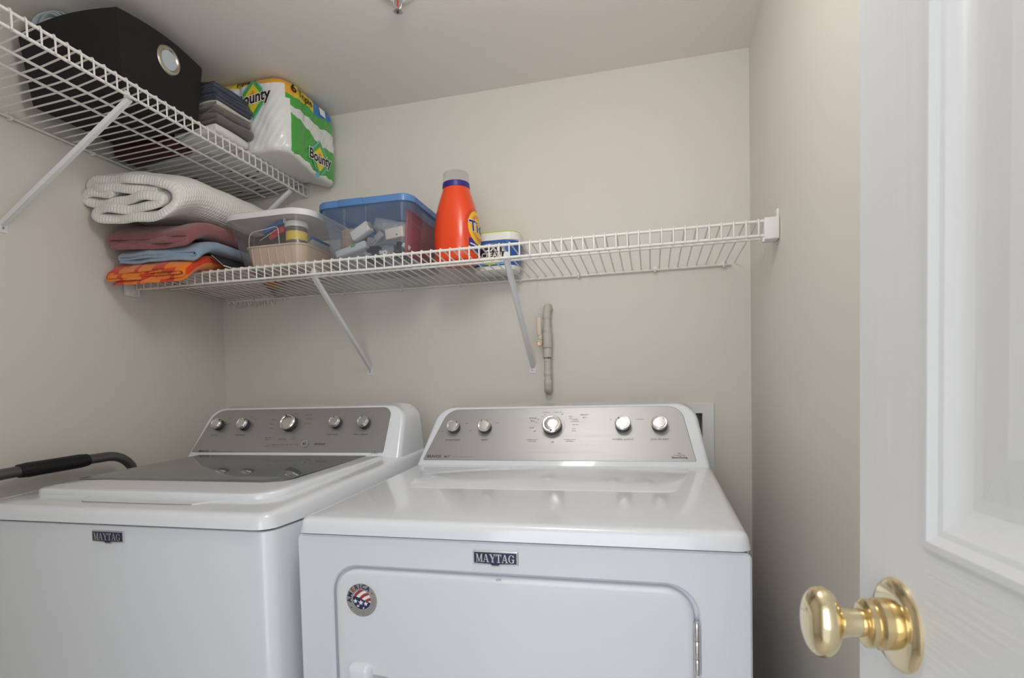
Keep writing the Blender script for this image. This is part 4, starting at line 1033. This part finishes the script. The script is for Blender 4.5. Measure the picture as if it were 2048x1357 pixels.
flat('label_disc', [conf(cdisc(.046, .052), 0, hz+.004, .0009)], 'tide_yellow', bt)
flat('label_disc', [conf(cdisc(.034, .040), 0, hz+.004, .0012)], 'ink_orange', bt)
flat('label_disc', [conf(cdisc(.024, .029), 0, hz+.004, .0015)], 'tide_yellow', bt)
def refine(g, mx):
    bm = bmesh.new(); vs = [bm.verts.new(v) for v in g[0]]
    for f in g[1]:
        try: bm.faces.new([vs[i] for i in f])
        except ValueError: pass
    bmesh.ops.triangulate(bm, faces=bm.faces[:])
    for _ in range(4):
        ed = [e for e in bm.edges if e.calc_length() > mx]
        if not ed: break
        bmesh.ops.subdivide_edges(bm, edges=ed, cuts=1); bmesh.ops.triangulate(bm, faces=[f for f in bm.faces if len(f.verts) > 3])
    bm.verts.index_update(); out = ([tuple(v.co) for v in bm.verts], [tuple(v.index for v in f.verts) for f in bm.faces]); bm.free(); return out
def dense(s, size, off): return refine(textgeo(s, size, offset=off), .006)
flat('label_lettering', [conf(dense('Tide', .046, .0030), 0, hz+.004, .0019)], 'ink_white', bt)
flat('label_lettering', [conf(dense('Tide', .046, .0012), 0, hz+.004, .0023)], 'tide_purple', bt)

# ------------------------------------------------------------------ stain-remover tub
tb = thing('powder_tub', 'white and blue powder tub with green-topped lid beside the orange bottle', 'tub', (0, 0, 0))
tz = ZK+.0105; tx0, tx1, ty0, ty1 = .956, 1.107, -.122, -.012
def trr(f, d=0): e = .010*(1-f); return inset(rrect(tx0+e, tx1-e, ty0+e, ty1-e, .034, 8), d)
hT = [(0, 0, .006), (.003, 0, .001), (.012, .1, 0), (.014, .12, 0), (.082, .8, 0), (.086, .85, 0)]
rings = [[(p.x, p.y, tz+h) for p in trr(f, d)] for h, f, d in hT]
V, Fc = loft(rings); n = len(rings[0])
cx_ = (tx0+tx1)/2
mi = []
for i in range(len(rings)-1):
    for k in range(n): mi.append(1 if i == 3 else 0)
mi += [0, 0]
mk('tub_body', V, Fc, ['tub_white', 'tub_blue'], tb, mi=mi, ang=40)
lo = trr(1, -.003)
V, Fc = loft([[(p.x, p.y, tz+h) for p in inset(lo, d)] for h, d in ((.083, .002), (.083, 0), (.104, .001), (.106, .003))]); ld = mk('tub_lid', V, Fc, 'tub_white', tb, ang=40)
V, Fc = loft([[(p.x, p.y, tz+h) for p in inset(lo, d)] for h, d in ((.1045, .002), (.108, .003), (.109, .006))]); mk('lid_top', V, Fc, 'tub_lime', ld, ang=40)
ang = math.radians(0); tfr = frame((cx_, ty0+.0022, tz+.048), (1, 0, 0), (0, -.10, 1))
tfr = (tfr[0]+tfr[3]*.0022, tfr[1], tfr[2], tfr[3])
flat('tub_print', [poly([(-.040, -.033), (.040, -.033), (.040, .033), (-.040, .033)], tfr, 0)], 'tub_cyan', tb)
flat('tub_print', [poly(disc(.0, .006, .036, 30, .62), tfr, .0003)], 'ink_white', tb)
flat('tub_print', [poly(disc(-.006, -.020, .030, 30, .42), tfr, .0005)], 'tub_lime', tb)
flat('tub_print', [poly([(-.040, .026), (.040, .026), (.040, .034), (-.040, .034)], tfr, .0004)], 'tub_blue', tb)
flat('tub_print', [poly([(-.036, .001), (.030, .003), (.030, .026), (-.036, .024)], tfr, .0007), poly([(-.038, -.016), (.036, -.014), (.036, .003), (-.038, .001)], tfr, .0008)], 'ink_black', tb)
flat('tub_lettering', [place(textgeo('OXI', .027, offset=.0006), tfr, -.003, .0135, .0012), place(textgeo('CLEAN', .0195, offset=.0004), tfr, -.001, -.0065, .0012)], 'ink_white', tb)

# ------------------------------------------------------------------ things on the upper shelf
tilt = math.atan2(UT-UK, X0)
du = lambda x: deck_u(x)+.0003
# black fabric bin
bn = thing('fabric_bin', 'black fabric storage bin with metal grommet on the upper shelf', 'bin', (.185, -.532, du(.185)+.009), rot=(0, -tilt*.25, 0))
hb, wxb, wyb_ = .166, .134, .106; wxt, wyt = .147, .121
N_ = 10
def binring(f, d, bow=1):
    a, c = wxb+(wxt-wxb)*f-d, wyb_+(wyt-wyb_)*f-d; P = []
    for (xa, ya), (xb, yb2) in (((-a, -c), (a, -c)), ((a, -c), (a, c)), ((a, c), (-a, c)), ((-a, c), (-a, -c))):
        for k in range(N_):
            t = k/N_; s = math.sin(pi*t)*.006*f*bow; dx_, dy_ = (yb2-ya), -(xb-xa); l = math.hypot(dx_, dy_)
            P.append((xa+(xb-xa)*t+dx_/l*s, ya+(yb2-ya)*t+dy_/l*s, math.sin(pi*t)*.009*f))
    return P
rings = []
for f, d in ((0, .004), (.0, 0), (.25, 0), (.5, 0), (.75, 0), (.97, 0), (1, .0012), (1, .004), (.9, .004), (.3, .004), (.04, .004)):
    rings.append([(x, y, hb*f+zz*(1 if f > .5 else 0)) for x, y, zz in binring(f, d)])
V, Fc = loft(rings); mk('bin_body', V, Fc, 'black_fabric', bn, ang=30)
gx = wxb+(wxt-wxb)*.73+.0015
gfr = frame((gx, .012, hb*.745), (0, 1, 0), (.08, 0, 1))
gfr = (gfr[0], gfr[1], gfr[2], gfr[3])
lathe('grommet', [(.0215, .002), (.033, .002), (.0335, .0035), (.031, .0065), (.0265, .0075), (.0225, .0055), (.0215, .003)][1:6]+[(.0215, .004)], 'grommet', bn, 40, gfr)
lathe('grommet_opening', [(.0222, .0005), (.0222, .0046), (.001, .0046)], 'roll_blue', bn, 30, gfr)
# pale blue roll sticking out of the bin
rl = []
for k in range(10*24+1):
    a = 2*pi*k/24; r = .006+.0057*k/24; rl.append((r*math.cos(a), r*math.sin(a)))
z0 = 2.031
o = ribbon([(.112+p[0], z0+p[1]) for p in rl], .0050, -.635, -.44, 'roll_blue', 'rolled_mat', na=6, wob=.0004, seed=8)
tag(o, 'rolled pale blue mat sticking out of the black fabric bin', 'mat')
# maroon box and white wrapped packs flat on the wires behind the front stack
t = thing('gift_box', 'flat dark maroon box lying on the upper shelf wires behind the bin', 'box', (.130, -.368, du(.130)+.0005), rot=(0, -tilt, 0))
box('box_base', (-.115, -.036, 0), (.085, .036, .048), 'maroon', t, .002); box('box_lid', (-.117, -.038, .048), (.087, .038, .062), 'maroon', t, .002)
box('box_tag', (.040, -.0375, .004), (.052, -.0358, .010), 'grey_plastic', t)

# ------------------------------------------------------------------ cloth stack in front of the paper towels
CX, CYY = .360, -.402
zc = deck_u(.345)+.0015
def stacked(name, x0, x1, z0, z1, pitch, turns, th, y1, m, label, cat, seed, group, y0=0, rz=-6):
    t = thing(name, label, cat, (CX, CYY, zc), group, (0, tilt if rz == 0 else 0, math.radians(rz)))
    if rz == 0: t.rotation_euler = (0, -tilt, 0)
    ribbon(spiral(x0, x1, z0, z1, pitch, turns), th, y0, y1, m, 'cloth', t, seed=seed, na=8, wob=.0018 if m == 'navy_cloth' else .0012)
    return t
G = 'folded cloths on the upper shelf'
stacked('folded_towel', -.140, 0, .005, .0265, .0125, 1.3, .0120, .122, 'white_terry', 'folded white terry towel at the bottom of the stack on the upper shelf', 'towel', 21, G, 0, 0)
stacked('folded_washcloth', -.338, -.146, .005, .0265, .0125, 1.3, .0120, .126, 'white_terry', 'folded white washcloth between the maroon box and the paper towels', 'washcloth', 25, G, .076, 0)
stacked('folded_towel', -.135, .002, .032, .052, .0110, .96, .0105, .124, 'grey_terry', 'lower of the two folded brown-grey towels on the upper shelf', 'towel', 22, G)
stacked('folded_towel', -.135, .001, .054, .073, .0110, .96, .0105, .123, 'grey_terry', 'upper of the two folded brown-grey towels on the upper shelf', 'towel', 23, G)
stacked('folded_cloth', -.135, -.002, .0755, .0845, .0052, .96, .0046, .121, 'cream_cloth', 'thin cream cloth between grey towels and navy napkins', 'cloth', 24, G, .004)
lb = ('bottom navy napkin of the stack, lying on the cream cloth', 'second navy napkin from the bottom of the stack', 'middle navy napkin of the stack beside the black bin', 'second navy napkin from the top of the stack', 'top navy napkin of the stack beside the black bin')
for k in range(5):
    stacked('folded_napkin', -.132+.003*(k % 2), .001-.004*((k+1) % 2), .088+.0096*k, .088+.0096*k+.0082, .0046, 1.35, .0034, .120-.004*(k % 3), 'navy_cloth', lb[k], 'napkin', 30+k, 'navy napkins on the upper shelf', -.004+.004*(k % 2))

# ------------------------------------------------------------------ plastic-wrapped pack of paper towels
pt = thing('paper_towel_pack', 'plastic-wrapped pack of white paper towel rolls at the shelf end', 'paper towels')
PX0, PX1, PY0, PY1 = .016, .473, -.268, -.010
base = roundpoly([(PX0, PY0), (PX1, PY0), (PX1+.012, PY1), (PX0, PY1)], [.05, .062, .045, .04], 14)
# uniform resampling of the plan outline
def resample(P, n):
    L = [0]
    for i in range(len(P)): L.append(L[-1]+(P[(i+1) % len(P)]-P[i]).length)
    out = []; j = 0
    for k in range(n):
        d = L[-1]*k/n
        while L[j+1] < d: j += 1
        t = (d-L[j])/max(L[j+1]-L[j], 1e-9); out.append(P[j].lerp(P[(j+1) % len(P)], t))
    return out
PO = resample(base, 420); NP = len(PO)
NRM = []
for i in range(NP):
    t = (PO[(i+1) % NP]-PO[i-1]).normalized(); NRM.append(Vector((t.y, -t.x)))
def valley(p):
    return .010*math.exp(-((p.x-.318)/.010)**2)*(1 if p.y < -.2 else 0)+.004*math.exp(-((p.y+.180)/.012)**2)*(1 if p.x > .4 else 0)
def vin(zz):
    if zz > .86: q = (zz-.86)/.14; return .026*(1-math.sqrt(max(0, 1-q*q)))
    if zz < .10: q = (.10-zz)/.10; return .016*(1-math.sqrt(max(0, 1-q*q)))
    return -.004*math.sin(pi*(zz-.10)/.76)
PZ0, PZ1 = 1.880, 2.093
def pz(p, zz):
    lowr = deck_u(min(max(p.x, .02), X0))+.001-.026*max(0, min(1, (p.x-.375)/.08))*max(0, min(1, (p.y+.24)/.12))
    return lowr+(PZ1-lowr-.008*max(0, (p.y+.27)/.26))*zz
def psurf(i, zz, off=0):
    p = PO[i % NP]; n = NRM[i % NP]; d = vin(zz)+valley(p)*math.sin(pi*min(1, max(0, zz)))**.5-off
    wr = (.0006*math.sin(i*.31+zz*17)+.0005*math.sin(i*.97-zz*41)) if off == 0 else -.0012
    return Vector((p.x-n.x*(d+wr), p.y-n.y*(d+wr), pz(p, zz)))
MT = ['pack_white', 'pack_green', 'pack_yellow', 'pack_orange', 'pack_blue', 'pack_clear', 'paper_towel']
def pmat(p, zz):
    wv = .012*math.sin(p.x*70+p.y*55)+.006*math.sin(p.y*160)
    if p.x > .425 and p.y > PY0+.020:
        t = (p.y-PY0)/(PY1-PY0)
        if zz+wv < .04: return 6
        lowtop = .52-.30*(t-.2) if t < .55 else .40+.03*(t-.55)
        if zz+wv < lowtop and t > .12+.25*max(0, .30-zz)*0: return 1
        if t < .12 and zz < .72: return 0
        ybot = .78+.02*t
        if zz+wv > ybot and t < .50+.10*(zz-.85): return 3 if (t < .16) else 2
        if zz+wv > .77+.13*max(0, t-.5)*1.2 and t >= .48 and t < .93: return 4
        if zz+wv > .64+.06*max(0, t-.55): return 1
        return 5
    if zz+wv*.5 > .90 and p.y < -.15: return 3 if p.x > .37 else 2
    if zz > .985: return 2
    if zz < .05: return 6
    return 0
NZ = 110; V, Fc, mi = [], [], []
for j in range(NZ+1):
    for i in range(NP): V.append(psurf(i, j/NZ))
for j in range(NZ):
    for i in range(NP):
        Fc.append((j*NP+i, j*NP+(i+1) % NP, (j+1)*NP+(i+1) % NP, (j+1)*NP+i)); mi.append(pmat(PO[i], (j+.5)/NZ))
Fc += [tuple(range(NP))[::-1], tuple(range(NZ*NP, (NZ+1)*NP))]; mi += [6, 2]
mk('wrapper', V, Fc, MT, pt, mi=mi, ang=60)
def nearest_i(kind, c):
    best, bi = 9, 0
    for i in range(NP):
        p, n = PO[i], NRM[i]
        if kind == 'x' and n.x > .35: d = abs(p.y-c)
        elif kind == 'y' and n.y < -.35: d = abs(p.x-c)
        else: continue
        if d < best: best, bi = d, i
    return bi
def onpack(g, kind, c, zc_, off, sx=1, sz=1, rot=0, sk=0):
    """wrap flat print on the side of the pack; c = y (or x) centre, zc_ = relative height of the centre"""
    out = []; cr, sr = math.cos(rot), math.sin(rot)
    for p in g[0]:
        a, bb2 = p[0]*sx*cr-p[1]*sr, p[0]*sx*sr+p[1]*cr
        i = nearest_i(kind, c+a); P_ = PO[i]; frac = (c+a-(P_.y if kind == 'x' else P_.x))
        q = psurf(i, zc_+bb2*sz/.20, off)
        if kind == 'x': q.y = q.y+frac
        else: q.x = q.x+frac
        out.append(q)
    return out, g[1]
def diamond(s, n=6):
    V, Fc = [], []
    for i in range(n+1):
        for j in range(n+1):
            u, v = i/n-.5, j/n-.5; V.append(((u-v)*s, (u+v)*s*1.15))
    for i in range(n):
        for j in range(n): a = i*(n+1)+j; Fc.append((a, a+1, a+n+2, a+n+1))
    return V, Fc
def logo(kind, c, z, sx, size, off=0):
    for s, m_, e in ((.062, 'ink_cyan', .0006), (.056, 'ink_green', .0009), (.040, 'ink_yellow', .0012), (.022, 'ink_orange', .0015)):
        flat('logo_diamond', [onpack(diamond(s*size), kind, c, z+.02*size*0, e, sx)], m_, pt)
    tx = refine(textgeo('Bounty', .044*size, offset=.0035*size, shear=.12), .008); flat('logo_lettering', [onpack(tx, kind, c, z, .0019, sx, 1.15, .10)], 'ink_white', pt)
    tx = refine(textgeo('Bounty', .044*size, offset=.0012*size, shear=.12), .008); flat('logo_lettering', [onpack(tx, kind, c, z, .0023, sx, 1.15, .10)], 'ink_black', pt)
logo('x', -.118, .215, 1.2, .70)
logo('y', .372, .705, 1.0, .86)
flat('pack_lettering', [onpack(refine(textgeo('6', .034, offset=.001), .006), 'x', -.225, .885, .0016), onpack(refine(textgeo('Triple', .026, offset=.0005), .006), 'x', -.178, .865, .0016)], 'ink_black', pt)
flat('pack_lettering', [onpack(refine(textgeo('Triple', .022, offset=.0005), .006), 'y', .335, .945, .0020)], 'ink_black', pt)
flat('pack_panel', [onpack(([(-.016, -.010), (.012, -.010), (.012, .010), (-.016, .010)], [(0, 1, 2, 3)]), 'x', -.092, .875, .0016)], 'ink_white', pt)

# dark print on the underside of the pack
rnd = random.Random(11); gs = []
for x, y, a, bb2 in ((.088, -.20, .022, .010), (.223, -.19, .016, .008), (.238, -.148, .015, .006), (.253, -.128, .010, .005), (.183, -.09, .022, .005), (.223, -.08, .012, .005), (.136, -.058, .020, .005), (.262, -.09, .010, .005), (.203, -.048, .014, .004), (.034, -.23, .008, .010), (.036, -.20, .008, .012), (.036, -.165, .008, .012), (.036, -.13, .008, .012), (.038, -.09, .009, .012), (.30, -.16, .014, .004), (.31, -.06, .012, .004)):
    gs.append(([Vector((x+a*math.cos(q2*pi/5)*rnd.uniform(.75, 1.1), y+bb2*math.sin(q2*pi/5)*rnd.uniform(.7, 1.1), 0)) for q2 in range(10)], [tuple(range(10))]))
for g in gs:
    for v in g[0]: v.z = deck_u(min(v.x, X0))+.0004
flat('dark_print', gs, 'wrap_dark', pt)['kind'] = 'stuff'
